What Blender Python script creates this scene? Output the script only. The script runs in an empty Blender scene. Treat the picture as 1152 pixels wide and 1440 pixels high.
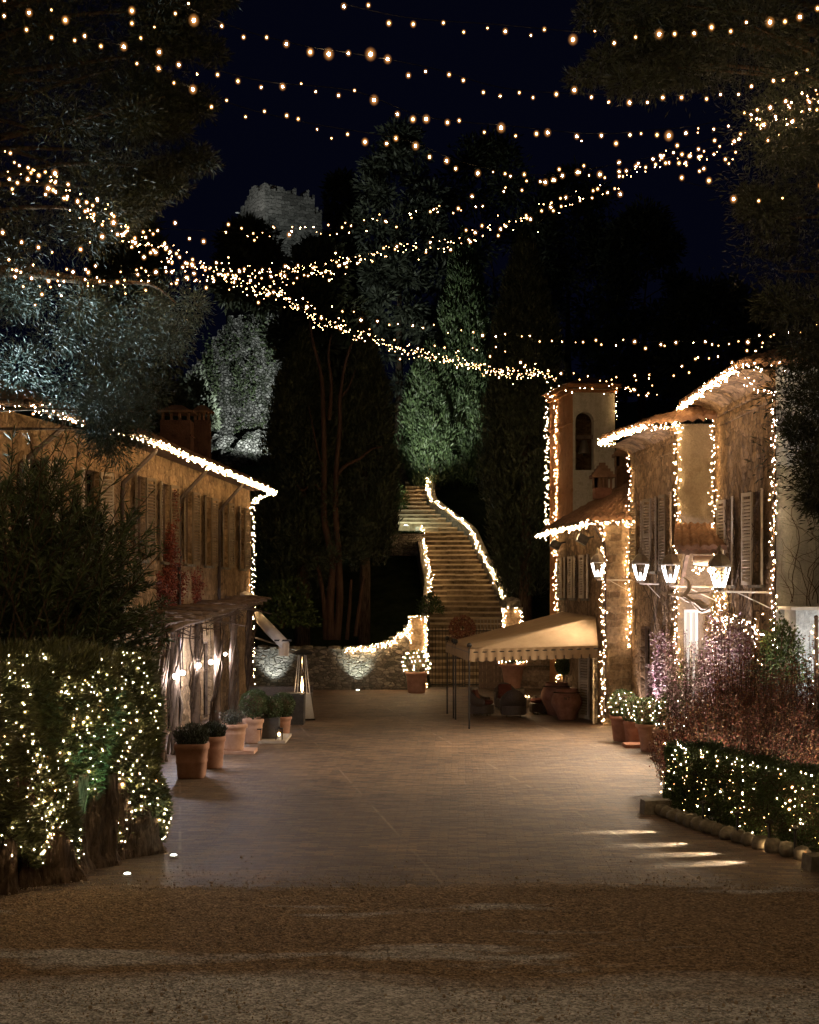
import bpy, math, random
import numpy as np
from mathutils import Vector, Matrix

random.seed(7)
PI = math.pi
scene = bpy.context.scene
COL = scene.collection
CAMZ, HZN, F = 3.8, 835.0, 2000.0        # eye height, horizon row and focal length of the 1152x1440 photograph


def V(px, py, d):
    return Vector(((px - 576) / F * d, d, CAMZ - (py - HZN) / F * d))


def GP(px, py):
    d = CAMZ * F / (py - HZN)
    return Vector(((px - 576) / F * d, d, 0.0))


# ------------------------------------------------------------------ objects
def tag(o, label=None, cat=None, group=None, kind=None):
    if label: o['label'] = label
    if cat: o['category'] = cat
    if group: o['group'] = group
    if kind: o['kind'] = kind
    return o


def thing(name, label, cat, loc=(0, 0, 0), rz=0.0, group=None):
    o = bpy.data.objects.new(name, None)
    o.empty_display_size = 0.2
    o.location = loc
    o.rotation_euler = (0, 0, rz)
    COL.objects.link(o)
    return tag(o, label, cat, group)


def wloc(o):
    p = Vector((0, 0, 0))
    while o:
        p += o.location
        o = o.parent
    return p


def link(name, me, parent=None):
    o = bpy.data.objects.new(name, me)
    if parent: o.parent = parent
    COL.objects.link(o)
    return o


def children(o):
    return [c for c in COL.objects if c.parent == o]


def copy_tree(o, parent=None):
    c = o.copy()
    COL.objects.link(c)
    c.parent = parent
    for ch in children(o): copy_tree(ch, c)
    return c


class MB:
    def __init__(s):
        s.v = []; s.f = []

    def add(s, vs, fs):
        b = len(s.v)
        s.v += [tuple(v) for v in vs]
        s.f += [tuple(i + b for i in f) for f in fs]
        return s

    def box(s, c, d, rz=0.0, rx=0.0, ry=0.0, taper=1.0):
        m = Matrix.Translation(c) @ Matrix.Rotation(rz, 4, 'Z') @ Matrix.Rotation(ry, 4, 'Y') @ Matrix.Rotation(rx, 4, 'X')
        vs = []
        for z in (-.5, .5):
            k = taper if z > 0 else 1.0
            for x, y in ((-.5, -.5), (.5, -.5), (.5, .5), (-.5, .5)):
                vs.append(m @ Vector((x * d[0] * k, y * d[1] * k, z * d[2])))
        return s.add(vs, [(3, 2, 1, 0), (4, 5, 6, 7), (0, 1, 5, 4), (1, 2, 6, 5), (2, 3, 7, 6), (3, 0, 4, 7)])

    def beam(s, a, b, w, h):
        a, b = Vector(a), Vector(b)
        t = (b - a).normalized()
        up = Vector((0, 0, 1)) if abs(t.z) < .95 else Vector((0, 1, 0))
        x = t.cross(up).normalized() * w / 2
        y = x.cross(t).normalized() * h / 2
        vs = [a - x - y, a + x - y, a + x + y, a - x + y, b - x - y, b + x - y, b + x + y, b - x + y]
        return s.add(vs, [(3, 2, 1, 0), (4, 5, 6, 7), (0, 1, 5, 4), (1, 2, 6, 5), (2, 3, 7, 6), (3, 0, 4, 7)])

    def tube(s, pts, r, n=6, cap=True):
        pts = [Vector(p) for p in pts]
        k = len(pts)
        rs = [r] * k if not hasattr(r, '__len__') else r
        vs = []
        ref = None
        for i, p in enumerate(pts):
            t = (pts[min(i + 1, k - 1)] - pts[max(i - 1, 0)])
            t = t.normalized() if t.length > 1e-9 else Vector((0, 0, 1))
            if ref is None:
                ref = t.orthogonal().normalized()
            x = (ref - t * ref.dot(t))
            x = x.normalized() if x.length > 1e-6 else t.orthogonal().normalized()
            ref = x
            y = t.cross(x)
            for j in range(n):
                a = 2 * PI * j / n
                vs.append(p + (x * math.cos(a) + y * math.sin(a)) * rs[i])
        fs = []
        for i in range(k - 1):
            for j in range(n):
                fs.append((i * n + j, i * n + (j + 1) % n, (i + 1) * n + (j + 1) % n, (i + 1) * n + j))
        if cap:
            fs.append(tuple(range(n - 1, -1, -1)))
            fs.append(tuple((k - 1) * n + j for j in range(n)))
        return s.add(vs, fs)

    def lathe(s, prof, c=(0, 0, 0), n=24, sq=0.0, rot=0.0):
        """profile [(r, z)]; sq > 0 squares the plan off"""
        c = Vector(c)
        vs = []
        for r, z in prof:
            for j in range(n):
                a = 2 * PI * j / n + rot
                ca, sa = math.cos(a), math.sin(a)
                k = 1.0
                if sq > 0:
                    k = (1 - sq) + sq / max(abs(ca), abs(sa))
                    k = min(k, 1.3)
                vs.append(c + Vector((ca * r * k, sa * r * k, z)))
        fs = []
        for i in range(len(prof) - 1):
            for j in range(n):
                fs.append((i * n + j, i * n + (j + 1) % n, (i + 1) * n + (j + 1) % n, (i + 1) * n + j))
        fs.append(tuple(range(n - 1, -1, -1)))
        fs.append(tuple((len(prof) - 1) * n + j for j in range(n)))
        return s.add(vs, fs)

    def ball(s, c, r, n=10, sz=1.0):
        m = max(4, n // 2)
        prof = [(max(1e-4, r * math.sin(PI * i / m)), -r * sz * math.cos(PI * i / m)) for i in range(m + 1)]
        return s.lathe(prof, c, n)

    def rock(s, c, d, seed, n=8):
        rg = random.Random(seed)
        m = 5
        b = len(s.v)
        prof = [(max(1e-3, math.sin(PI * i / m)) ** .6, -math.cos(PI * i / m)) for i in range(m + 1)]
        s.lathe(prof, (0, 0, 0), n)
        rz = rg.random() * 1.0
        for i in range(b, len(s.v)):
            x, y, z = s.v[i]
            k = 1 + rg.uniform(-.16, .16)
            x *= d[0] / 2 * k; y *= d[1] / 2 * k; z *= d[2] / 2 * k
            s.v[i] = (c[0] + x * math.cos(rz) - y * math.sin(rz), c[1] + x * math.sin(rz) + y * math.cos(rz), c[2] + z)
        return s

    def quad(s, a, b, c, d):
        return s.add([a, b, c, d], [(0, 1, 2, 3)])

    def grid(s, fn, nu, nv):
        vs = [fn(i / nu, j / nv) for j in range(nv + 1) for i in range(nu + 1)]
        fs = [(j * (nu + 1) + i, j * (nu + 1) + i + 1, (j + 1) * (nu + 1) + i + 1, (j + 1) * (nu + 1) + i)
              for j in range(nv) for i in range(nu)]
        return s.add(vs, fs)

    def slab(s, fn, nu, nv, off):
        """a sheet with thickness: fn(u,v) is the top, off the offset of the underside"""
        off = Vector(off)
        n = (nu + 1) * (nv + 1)
        top = [Vector(fn(i / nu, j / nv)) for j in range(nv + 1) for i in range(nu + 1)]
        vs = top + [p + off for p in top]
        fs = []
        for j in range(nv):
            for i in range(nu):
                a = j * (nu + 1) + i
                q = (a, a + 1, a + nu + 2, a + nu + 1)
                fs.append(q)
                fs.append(tuple(k + n for k in reversed(q)))
        for i in range(nu):
            fs.append((i + 1, i, i + n, i + 1 + n))
            a = nv * (nu + 1) + i
            fs.append((a, a + 1, a + 1 + n, a + n))
        for j in range(nv):
            a = j * (nu + 1)
            fs.append((a, a + nu + 1, a + nu + 1 + n, a + n))
            a += nu
            fs.append((a + nu + 1, a, a + n, a + nu + 1 + n))
        return s.add(vs, fs)

    def build(s, name, mat, parent=None, smooth=False, world=True):
        off = wloc(parent) if (parent and world) else Vector((0, 0, 0))
        me = bpy.data.meshes.new(name)
        me.from_pydata([(v[0] - off.x, v[1] - off.y, v[2] - off.z) for v in s.v], [], s.f)
        if mat: me.materials.append(mat)
        if smooth: me.polygons.foreach_set('use_smooth', [True] * len(me.polygons))
        me.update()
        return link(name, me, parent)


def np_mesh(name, verts, quads, mat, parent=None, world=True, tri=False):
    off = np.array(wloc(parent)) if (parent and world) else np.zeros(3)
    verts = (np.asarray(verts, dtype=np.float64) - off).astype(np.float32)
    k = 3 if tri else 4
    n = len(quads)
    me = bpy.data.meshes.new(name)
    me.vertices.add(len(verts))
    me.vertices.foreach_set('co', verts.ravel())
    me.loops.add(n * k)
    me.loops.foreach_set('vertex_index', np.asarray(quads, dtype=np.int32).ravel())
    me.polygons.add(n)
    me.polygons.foreach_set('loop_start', np.arange(0, n * k, k, dtype=np.int32))
    me.update(calc_edges=True)
    if mat: me.materials.append(mat)
    return link(name, me, parent)


def unit(a):
    return a / np.maximum(np.linalg.norm(a, axis=1, keepdims=True), 1e-9)


def leaves(name, P, D, L, W, mat, parent, seed=0, world=True, fold=0.0):
    """leaf-shaped faces: each a four-cornered blade at P along D, L long and W wide"""
    rg = np.random.default_rng(seed)
    P = np.asarray(P, float); D = unit(np.asarray(D, float))
    n = len(P)
    L = np.broadcast_to(np.asarray(L, float), (n,))[:, None]
    W = np.broadcast_to(np.asarray(W, float), (n,))[:, None]
    S = unit(np.cross(D, rg.normal(size=(n, 3))))
    N = np.cross(D, S)
    mid = P + D * L * rg.uniform(.35, .55, (n, 1)) + N * L * fold
    vs = np.empty((n, 4, 3))
    vs[:, 0] = P; vs[:, 1] = mid + S * W * .5; vs[:, 2] = P + D * L; vs[:, 3] = mid - S * W * .5
    return np_mesh(name, vs.reshape(-1, 3), np.arange(n * 4).reshape(n, 4), mat, parent, world)


ICO = bpy.data.meshes.new('ico')
def _ico():
    t = (1 + 5 ** .5) / 2
    v = np.array([(-1, t, 0), (1, t, 0), (-1, -t, 0), (1, -t, 0), (0, -1, t), (0, 1, t), (0, -1, -t), (0, 1, -t),
                  (t, 0, -1), (t, 0, 1), (-t, 0, -1), (-t, 0, 1)]) / math.sqrt(1 + t * t)
    f = np.array([(0, 11, 5), (0, 5, 1), (0, 1, 7), (0, 7, 10), (0, 10, 11), (1, 5, 9), (5, 11, 4), (11, 10, 2), (10, 7, 6), (7, 1, 8),
                  (3, 9, 4), (3, 4, 2), (3, 2, 6), (3, 6, 8), (3, 8, 9), (4, 9, 5), (2, 4, 11), (6, 2, 10), (8, 6, 7), (9, 8, 1)])
    return v, f
ICOV, ICOF = _ico()


# ------------------------------------------------------------------ materials
class NT:
    def __init__(s, name, rough=.8, spec=.25, metal=0.0):
        s.m = bpy.data.materials.new(name)
        s.m.use_nodes = True
        s.nt = s.m.node_tree
        s.b = s.nt.nodes['Principled BSDF']
        s.b.inputs['Roughness'].default_value = rough
        s.b.inputs['Specular IOR Level'].default_value = spec
        s.b.inputs['Metallic'].default_value = metal
        s._tc = None

    def n(s, t, **kw):
        nd = s.nt.nodes.new('ShaderNode' + t)
        for k, v in kw.items(): setattr(nd, k, v)
        return nd

    def l(s, a, b): s.nt.links.new(a, b)

    @property
    def co(s):
        if s._tc is None: s._tc = s.n('TexCoord')
        return s._tc.outputs['Object']

    def mapv(s, scale=(1, 1, 1), rot=(0, 0, 0), vec=None):
        m = s.n('Mapping')
        m.inputs['Scale'].default_value = scale
        m.inputs['Rotation'].default_value = rot
        s.l(vec or s.co, m.inputs['Vector'])
        return m.outputs[0]

    def noise(s, scale, detail=4, rough=.6, vec=None, dist=0.0):
        t = s.n('TexNoise')
        t.inputs['Scale'].default_value = scale
        t.inputs['Detail'].default_value = detail
        t.inputs['Roughness'].default_value = rough
        t.inputs['Distortion'].default_value = dist
        s.l(vec or s.co, t.inputs['Vector'])
        return t

    def ramp(s, fac, stops):
        r = s.n('ValToRGB')
        e = r.color_ramp.elements
        while len(e) > 1: e.remove(e[-1])
        for i, (p, c) in enumerate(stops):
            if i == 0:
                el = e[0]; el.position = p
            else:
                el = e.new(p)
            el.color = (*c, 1) if hasattr(c, '__len__') else (c, c, c, 1)
        s.l(fac, r.inputs['Fac'])
        return r.outputs['Color']

    def mix(s, fac, a, b, mode='MIX'):
        m = s.n('Mix', data_type='RGBA', blend_type=mode)
        for q, sock, val in ((0, m.inputs[0], fac), (1, m.inputs[6], a), (2, m.inputs[7], b)):
            if hasattr(val, 'is_linked'):
                s.l(val, sock)
            elif hasattr(val, '__len__'):
                sock.default_value = (*val, 1)
            else:
                sock.default_value = val if q == 0 else (val, val, val, 1)
        return m.outputs[2]

    def col(s, c):
        if hasattr(c, 'is_linked'): s.l(c, s.b.inputs['Base Color'])
        else: s.b.inputs['Base Color'].default_value = (*c, 1)
        return s

    def bump(s, h, strength=.5, dist=.02, chain=None):
        b = s.n('Bump')
        b.inputs['Strength'].default_value = strength
        b.inputs['Distance'].default_value = dist
        s.l(h, b.inputs['Height'])
        if chain: s.l(chain, b.inputs['Normal'])
        s.l(b.outputs[0], s.b.inputs['Normal'])
        return b.outputs[0]


def plaster(name, a, b, stain, sc=1.0, rubble=False):
    k = NT(name, .92, .1)
    big = k.noise(.9 * sc, 5, .65)
    streak = k.noise(2.2 * sc, 5, .7, k.mapv((1, 1, .12)))
    fine = k.noise(26, 3, .6)
    c = k.mix(k.ramp(big.outputs['Fac'], [(.35, 0), (.65, 1)]), a, b)
    c = k.mix(k.ramp(streak.outputs['Fac'], [(.48, 0), (.72, .75)]), c, stain)
    blotch = k.noise(4.2 * sc, 6, .7)
    c = k.mix(k.ramp(blotch.outputs['Fac'], [(.50, 0), (.64, .75)]), c, stain)
    pale = k.noise(3.1 * sc, 6, .75, k.mapv((1, 1, .6)))
    c = k.mix(k.ramp(pale.outputs['Fac'], [(.58, 0), (.70, .45)]), c, tuple(min(1, q * 1.35) for q in b))
    c = k.mix(.5, c, k.ramp(fine.outputs['Fac'], [(.3, .55), (.7, 1.0)]), 'MULTIPLY')
    chain = None
    if rubble:      # worn render: the rubble stones of the wall show through in patches
        wob = k.noise(3, 3, .6)
        add = k.n('VectorMath', operation='MULTIPLY_ADD')
        k.l(wob.outputs['Color'], add.inputs[0]); add.inputs[1].default_value = (1.1, 1.1, 1.1); k.l(k.mapv((3.4, 3.4, 5.2)), add.inputs[2])
        v1 = k.n('TexVoronoi'); v1.inputs['Scale'].default_value = 1; k.l(add.outputs[0], v1.inputs['Vector'])
        v2 = k.n('TexVoronoi', feature='DISTANCE_TO_EDGE'); v2.inputs['Scale'].default_value = 1; k.l(add.outputs[0], v2.inputs['Vector'])
        sp = k.n('SeparateColor'); k.l(v1.outputs['Color'], sp.inputs[0])
        where = k.ramp(k.noise(.8, 5, .7).outputs['Fac'], [(.38, .15), (.6, .95)])
        stone = k.mix(1.0, k.ramp(sp.outputs[0], [(0, .45), (1, 1.15)]), k.ramp(v2.outputs['Distance'], [(.02, .55), (.1, 1)]), 'MULTIPLY')
        c = k.mix(where, c, k.mix(1.0, c, stone, 'MULTIPLY'))
        chain = k.bump(k.ramp(v2.outputs['Distance'], [(0, 0), (.2, 1)]), .7, .04)
    k.col(c)
    k.bump(fine.outputs['Fac'], .8, .02, k.bump(blotch.outputs['Fac'], .9, .06, chain))
    return k.m


def masonry(name, a, b, mortar, scale=3.0, flat=1.7, ivy=None, depth=.05):
    k = NT(name, .9, .15)
    wob = k.noise(2.5, 3, .6)
    vec = k.mapv((scale, scale, scale * flat))
    add = k.n('VectorMath', operation='MULTIPLY_ADD')
    k.l(wob.outputs['Color'], add.inputs[0])
    add.inputs[1].default_value = (.9, .9, .9)
    k.l(vec, add.inputs[2])
    v1 = k.n('TexVoronoi'); v1.inputs['Scale'].default_value = 1; k.l(add.outputs[0], v1.inputs['Vector'])
    v2 = k.n('TexVoronoi', feature='DISTANCE_TO_EDGE'); v2.inputs['Scale'].default_value = 1; k.l(add.outputs[0], v2.inputs['Vector'])
    sep = k.n('SeparateColor'); k.l(v1.outputs['Color'], sep.inputs[0])
    fine = k.noise(16, 4, .65)
    c = k.mix(sep.outputs[0], a, b)
    c = k.mix(.7, c, k.ramp(fine.outputs['Fac'], [(.3, .4), (.7, 1.1)]), 'MULTIPLY')
    edge = k.ramp(v2.outputs['Distance'], [(.02, 0), (.09, 1)])
    c = k.mix(edge, mortar, c)
    if ivy:
        iv = k.noise(1.1, 6, .7)
        c = k.mix(k.ramp(iv.outputs['Fac'], [(.5, 0), (.56, .8)]), c, ivy)
    k.col(c)
    hb = k.bump(k.ramp(v2.outputs['Distance'], [(0, 0), (.16, 1)]), .9, depth)
    k.bump(fine.outputs['Fac'], .6, .02, hb)
    return k.m


def coursed(name, a, b, mortar, bw=.4, rh=.16, wobble=(.08, .05)):
    """squared stones or bricks laid in courses on upright faces"""
    k = NT(name, .9, .15)
    sep = k.n('SeparateXYZ'); k.l(k.co, sep.inputs[0])
    ad = k.n('Math', operation='ADD'); k.l(sep.outputs[0], ad.inputs[0]); k.l(sep.outputs[1], ad.inputs[1])
    cb = k.n('CombineXYZ'); k.l(ad.outputs[0], cb.inputs[0]); k.l(sep.outputs[2], cb.inputs[1])
    wob = k.noise(3, 3, .6)
    mad = k.n('VectorMath', operation='MULTIPLY_ADD')
    k.l(wob.outputs['Color'], mad.inputs[0]); mad.inputs[1].default_value = (*wobble, 0); k.l(cb.outputs[0], mad.inputs[2])
    br = k.n('TexBrick')
    br.inputs['Scale'].default_value = 1
    br.inputs['Brick Width'].default_value = bw
    br.inputs['Row Height'].default_value = rh
    br.inputs['Mortar Size'].default_value = .012
    br.inputs['Color1'].default_value = (*a, 1); br.inputs['Color2'].default_value = (*b, 1); br.inputs['Mortar'].default_value = (*mortar, 1)
    k.l(mad.outputs[0], br.inputs['Vector'])
    fine = k.noise(9, 5, .7)
    c = k.mix(.85, br.outputs['Color'], k.ramp(fine.outputs['Fac'], [(.3, .3), (.7, 1.15)]), 'MULTIPLY')
    k.col(c)
    hb = k.bump(k.ramp(br.outputs['Fac'], [(0, 1), (1, 0)]), .8, .03)
    k.bump(fine.outputs['Fac'], .7, .03, hb)
    return k.m


def rough_mat(name, a, b, scale=6, rough=.85, spec=.2, bump=.3, bd=.01, stretch=(1, 1, 1), metal=0.0):
    k = NT(name, rough, spec, metal)
    t = k.noise(scale, 5, .65, k.mapv(stretch))
    k.col(k.mix(k.ramp(t.outputs['Fac'], [(.3, 0), (.7, 1)]), a, b))
    if bump: k.bump(t.outputs['Fac'], bump, bd)
    return k.m


def leafmat(name, a, b, scale=2.0, rough=.55, c3=None, trans=0.0):
    k = NT(name, rough, .3)
    t = k.noise(scale, 4, .7)
    c = k.mix(k.ramp(t.outputs['Fac'], [(.35, 0), (.65, 1)]), a, b)
    g = k.n('NewGeometry')
    if c3:
        c = k.mix(k.ramp(g.outputs['Random Per Island'], [(.6, 0), (.8, 1)]), c, c3)
    c = k.mix(1.0, c, k.ramp(g.outputs['Random Per Island'], [(0, .5), (1, 1.3)]), 'MULTIPLY')
    k.col(c)
    return k.m


def emit(name, color, strength):
    k = NT(name)
    k.b.inputs['Base Color'].default_value = (.02, .02, .02, 1)
    k.b.inputs['Emission Color'].default_value = (*color, 1)
    k.b.inputs['Emission Strength'].default_value = strength
    return k.m


WARM = (1.0, .62, .28)
M = {}
M['bulb'] = emit('bulb_glow', WARM, 110)
M['bulb_big'] = emit('bulb_glow_strong', (1.0, .66, .33), 260)
M['bulb_soft'] = emit('bulb_glow_soft', (1.0, .52, .19), 20)
M['bulb_hedge'] = emit('bulb_glow_hedge', (1.0, .74, .42), 170)


def haloed(name, color, strength):
    """added see-through glow shell round a lit bulb, standing in for its halo"""
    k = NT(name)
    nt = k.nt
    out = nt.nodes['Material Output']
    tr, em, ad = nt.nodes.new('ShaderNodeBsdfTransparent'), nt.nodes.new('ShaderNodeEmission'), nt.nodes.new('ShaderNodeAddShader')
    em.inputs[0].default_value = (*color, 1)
    # glow is strongest at the middle of the shell and fades to its rim
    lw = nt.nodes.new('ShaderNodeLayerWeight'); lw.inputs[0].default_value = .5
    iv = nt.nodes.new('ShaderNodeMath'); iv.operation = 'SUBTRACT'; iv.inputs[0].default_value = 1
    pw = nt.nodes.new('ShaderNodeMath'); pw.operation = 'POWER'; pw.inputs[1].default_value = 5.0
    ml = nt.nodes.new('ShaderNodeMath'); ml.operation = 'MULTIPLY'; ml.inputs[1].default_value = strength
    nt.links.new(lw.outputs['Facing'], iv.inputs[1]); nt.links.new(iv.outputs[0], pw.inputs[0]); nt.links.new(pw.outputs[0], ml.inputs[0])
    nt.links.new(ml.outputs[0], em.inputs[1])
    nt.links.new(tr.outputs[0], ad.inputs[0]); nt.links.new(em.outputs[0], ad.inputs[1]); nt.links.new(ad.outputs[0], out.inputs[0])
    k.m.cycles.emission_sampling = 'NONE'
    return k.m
M['halo_in'] = haloed('bulb_halo', (1.0, .42, .11), .42)
M['halo_out'] = haloed('bulb_halo_outer', (1.0, .40, .10), .17)
M['halo_white'] = haloed('bulb_halo_white', (.85, .82, 1.0), .18)
M['white_bulb'] = emit('white_bulb_glow', (.93, .90, 1.0), 600)
M['tube_white'] = emit('lamp_glass_glow', (1.0, .92, .88), 7)
M['lamp_core'] = emit('lamp_core_glow', (1.0, .9, .84), 2.5)
M['flame'] = emit('flame_glow', (1.0, .62, .25), 14)
M['spot_face'] = emit('spot_face_glow', (.85, 1.0, .92), 30)
M['lit_pane'] = emit('lit_pane_glow', (1.0, .88, .76), .4)
M['porch_glow'] = emit('porch_lamp_glow', (1.0, .78, .5), 25)
M['cable'] = rough_mat('cable_rubber', (.003, .003, .003), (.006, .006, .005), 8, .9, .05, 0)
M['plaster_left'] = plaster('plaster_ochre', (.34, .23, .125), (.46, .32, .185), (.165, .105, .058), rubble=True)
M['plaster_mid'] = plaster('plaster_tan', (.235, .152, .08), (.32, .217, .124), (.115, .072, .04), rubble=True)
M['plaster_smooth'] = plaster('plaster_beige', (.17, .135, .095), (.205, .165, .12), (.13, .10, .07), .5)
M['plaster_white'] = plaster('plaster_greywhite', (.42, .43, .43), (.50, .51, .50), (.30, .31, .31), .6)
M['plaster_orange_lit'] = plaster('plaster_orange_lit', (.42, .19, .075), (.50, .24, .10), (.30, .14, .06))  # orange glow of the light strands put into the plaster colour
M['plaster_pale'] = plaster('plaster_pale', (.55, .50, .36), (.62, .56, .42), (.42, .37, .26))
M['stone_front'] = coursed('stone_front_warm', (.40, .29, .18), (.20, .135, .08), (.31, .235, .155), .46, .21, (.34, .24))
M['stone_dark'] = masonry('stone_retaining', (.10, .088, .068), (.25, .21, .16), (.075, .064, .05), 4.2, 2.0)
M['stone_tower'] = masonry('stone_tower', (.11, .108, .095), (.34, .33, .30), (.075, .074, .064), 4.2, 1.5, ivy=(.03, .038, .02), depth=.3)
M['stone_ruin'] = coursed('stone_ruin', (.30, .29, .26), (.12, .117, .105), (.03, .03, .027), .62, .24, (.8, .45))
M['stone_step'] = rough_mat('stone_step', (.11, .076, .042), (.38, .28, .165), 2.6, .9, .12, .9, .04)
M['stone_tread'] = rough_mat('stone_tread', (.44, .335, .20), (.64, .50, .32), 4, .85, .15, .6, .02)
M['stone_kerb'] = rough_mat('stone_kerb', (.10, .085, .06), (.24, .21, .16), 7, .9, .15, .8, .03)
M['tile'] = rough_mat('roof_tile', (.13, .075, .045), (.26, .15, .09), 5, .9, .1, .6, .03)
M['timber'] = rough_mat('old_timber', (.075, .05, .033), (.16, .11, .075), 5, .85, .15, .7, .02, (1, 1, 1))
M['shutter'] = rough_mat('shutter_paint', (.15, .11, .07), (.21, .16, .10), 4, .6, .3, .2, .005)
M['shutter_pale'] = rough_mat('shutter_pale_paint', (.36, .30, .22), (.44, .37, .28), 4, .6, .3, .2, .005)
M['white_paint'] = rough_mat('white_paint', (.55, .53, .48), (.68, .66, .60), 4, .5, .3, .15, .004)
M['iron'] = rough_mat('dark_iron', (.018, .016, .014), (.04, .034, .028), 12, .5, .4, .2, .004, metal=.6)
M['copper'] = rough_mat('brown_pipe', (.022, .013, .009), (.048, .028, .018), 9, .5, .4, .2, .004)
M['glass_dark'] = rough_mat('dark_glass', (.012, .012, .012), (.02, .02, .019), 3, .08, .6, 0)
M['terracotta'] = rough_mat('terracotta', (.27, .135, .085), (.40, .225, .15), 5, .85, .15, .35, .012)
M['terracotta_dark'] = rough_mat('terracotta_old', (.17, .075, .045), (.30, .145, .09), 5, .85, .15, .4, .012)
M['terracotta_pale'] = rough_mat('terracotta_limed', (.34, .19, .12), (.48, .30, .20), 5, .85, .15, .35, .012)
M['soil'] = rough_mat('soil', (.02, .014, .009), (.045, .03, .02), 20, .95, .1, .8, .02)
M['canvas'] = rough_mat('tan_canvas', (.27, .185, .105), (.33, .23, .135), 3, .85, .1, .25, .03)
M['canvas_pale'] = rough_mat('pale_canvas', (.50, .45, .40), (.60, .55, .49), 3, .85, .1, .25, .02)
M['canvas_beige'] = rough_mat('beige_canvas', (.42, .34, .25), (.52, .43, .33), 3, .85, .1, .3, .03)
M['wicker'] = rough_mat('dark_wicker', (.04, .03, .024), (.10, .076, .057), 40, .6, .3, .8, .01)
M['cushion_red'] = rough_mat('rust_cushion', (.09, .03, .022), (.13, .045, .03), 9, .9, .1, .3, .01)
M['cushion_beige'] = rough_mat('beige_cushion', (.44, .37, .28), (.52, .45, .35), 9, .9, .1, .3, .01)
M['steel'] = rough_mat('brushed_steel', (.42, .41, .39), (.52, .51, .49), 20, .42, .5, .1, .003)
M['bark'] = rough_mat('bark', (.028, .018, .012), (.17, .118, .078), 15, .95, .1, 1, .08, (1, 1, .16))
M['bark_red'] = rough_mat('bark_reddish', (.05, .03, .02), (.12, .07, .048), 7, .95, .1, 1, .04, (1, 1, .2))
M['vine_wood'] = rough_mat('vine_wood', (.045, .03, .02), (.10, .07, .045), 9, .95, .1, .6, .01)
M['cypress'] = leafmat('cypress_leaf', (.030, .040, .020), (.064, .078, .038), .9)
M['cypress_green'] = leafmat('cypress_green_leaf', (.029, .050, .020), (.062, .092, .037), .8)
M['pine'] = leafmat('pine_needle', (.009, .013, .005), (.022, .028, .010), 1.0)
M['cedar'] = leafmat('cedar_needle', (.034, .056, .046), (.068, .098, .080), 1.0)
M['dark_tree'] = leafmat('dark_tree_leaf', (.028, .036, .018), (.060, .066, .032), .6)
M['grey_tree'] = leafmat('grey_green_leaf', (.05, .06, .038), (.09, .10, .065), 1.0)
M['oleander'] = leafmat('oleander_leaf', (.045, .066, .026), (.095, .125, .05), 1.5)
M['hedge'] = leafmat('hedge_spray', (.065, .080, .028), (.15, .15, .058), 1.8)
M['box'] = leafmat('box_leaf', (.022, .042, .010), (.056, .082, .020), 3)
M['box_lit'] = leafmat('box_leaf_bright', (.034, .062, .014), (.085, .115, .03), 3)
M['red_leaf'] = leafmat('red_shrub_leaf', (.15, .042, .03), (.27, .085, .05), 3, c3=(.22, .12, .05))
M['purple_leaf'] = leafmat('purple_climber_leaf', (.14, .065, .08), (.25, .13, .145), 3, c3=(.30, .24, .23))
M['creeper'] = leafmat('red_creeper_leaf', (.14, .028, .016), (.24, .06, .03), 3)
M['herb'] = leafmat('herb_leaf', (.026, .034, .018), (.05, .058, .03), 3)
M['ivy'] = leafmat('ivy_leaf', (.035, .05, .02), (.09, .11, .06), 2)
M['chimney'] = plaster('chimney_render', (.15, .075, .045), (.21, .11, .07), (.08, .045, .03))
M['brass'] = rough_mat('bell_bronze', (.10, .085, .055), (.16, .13, .085), 6, .45, .5, .2, .004, metal=.5)
M['lamp_metal'] = rough_mat('lamp_metal', (.10, .075, .05), (.17, .13, .09), 10, .5, .4, .2, .003)
M['bar_metal'] = rough_mat('bar_metal', (.42, .36, .29), (.52, .46, .38), 10, .45, .4, .1, .003)
M['dark_box'] = rough_mat('dark_planter', (.03, .027, .024), (.055, .05, .044), 10, .7, .3, .3, .006)
g = NT('clear_glass', .05, .5); g.b.inputs['Transmission Weight'].default_value = 1.0; g.col((.95, .95, .95)); M['glass'] = g.m


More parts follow.
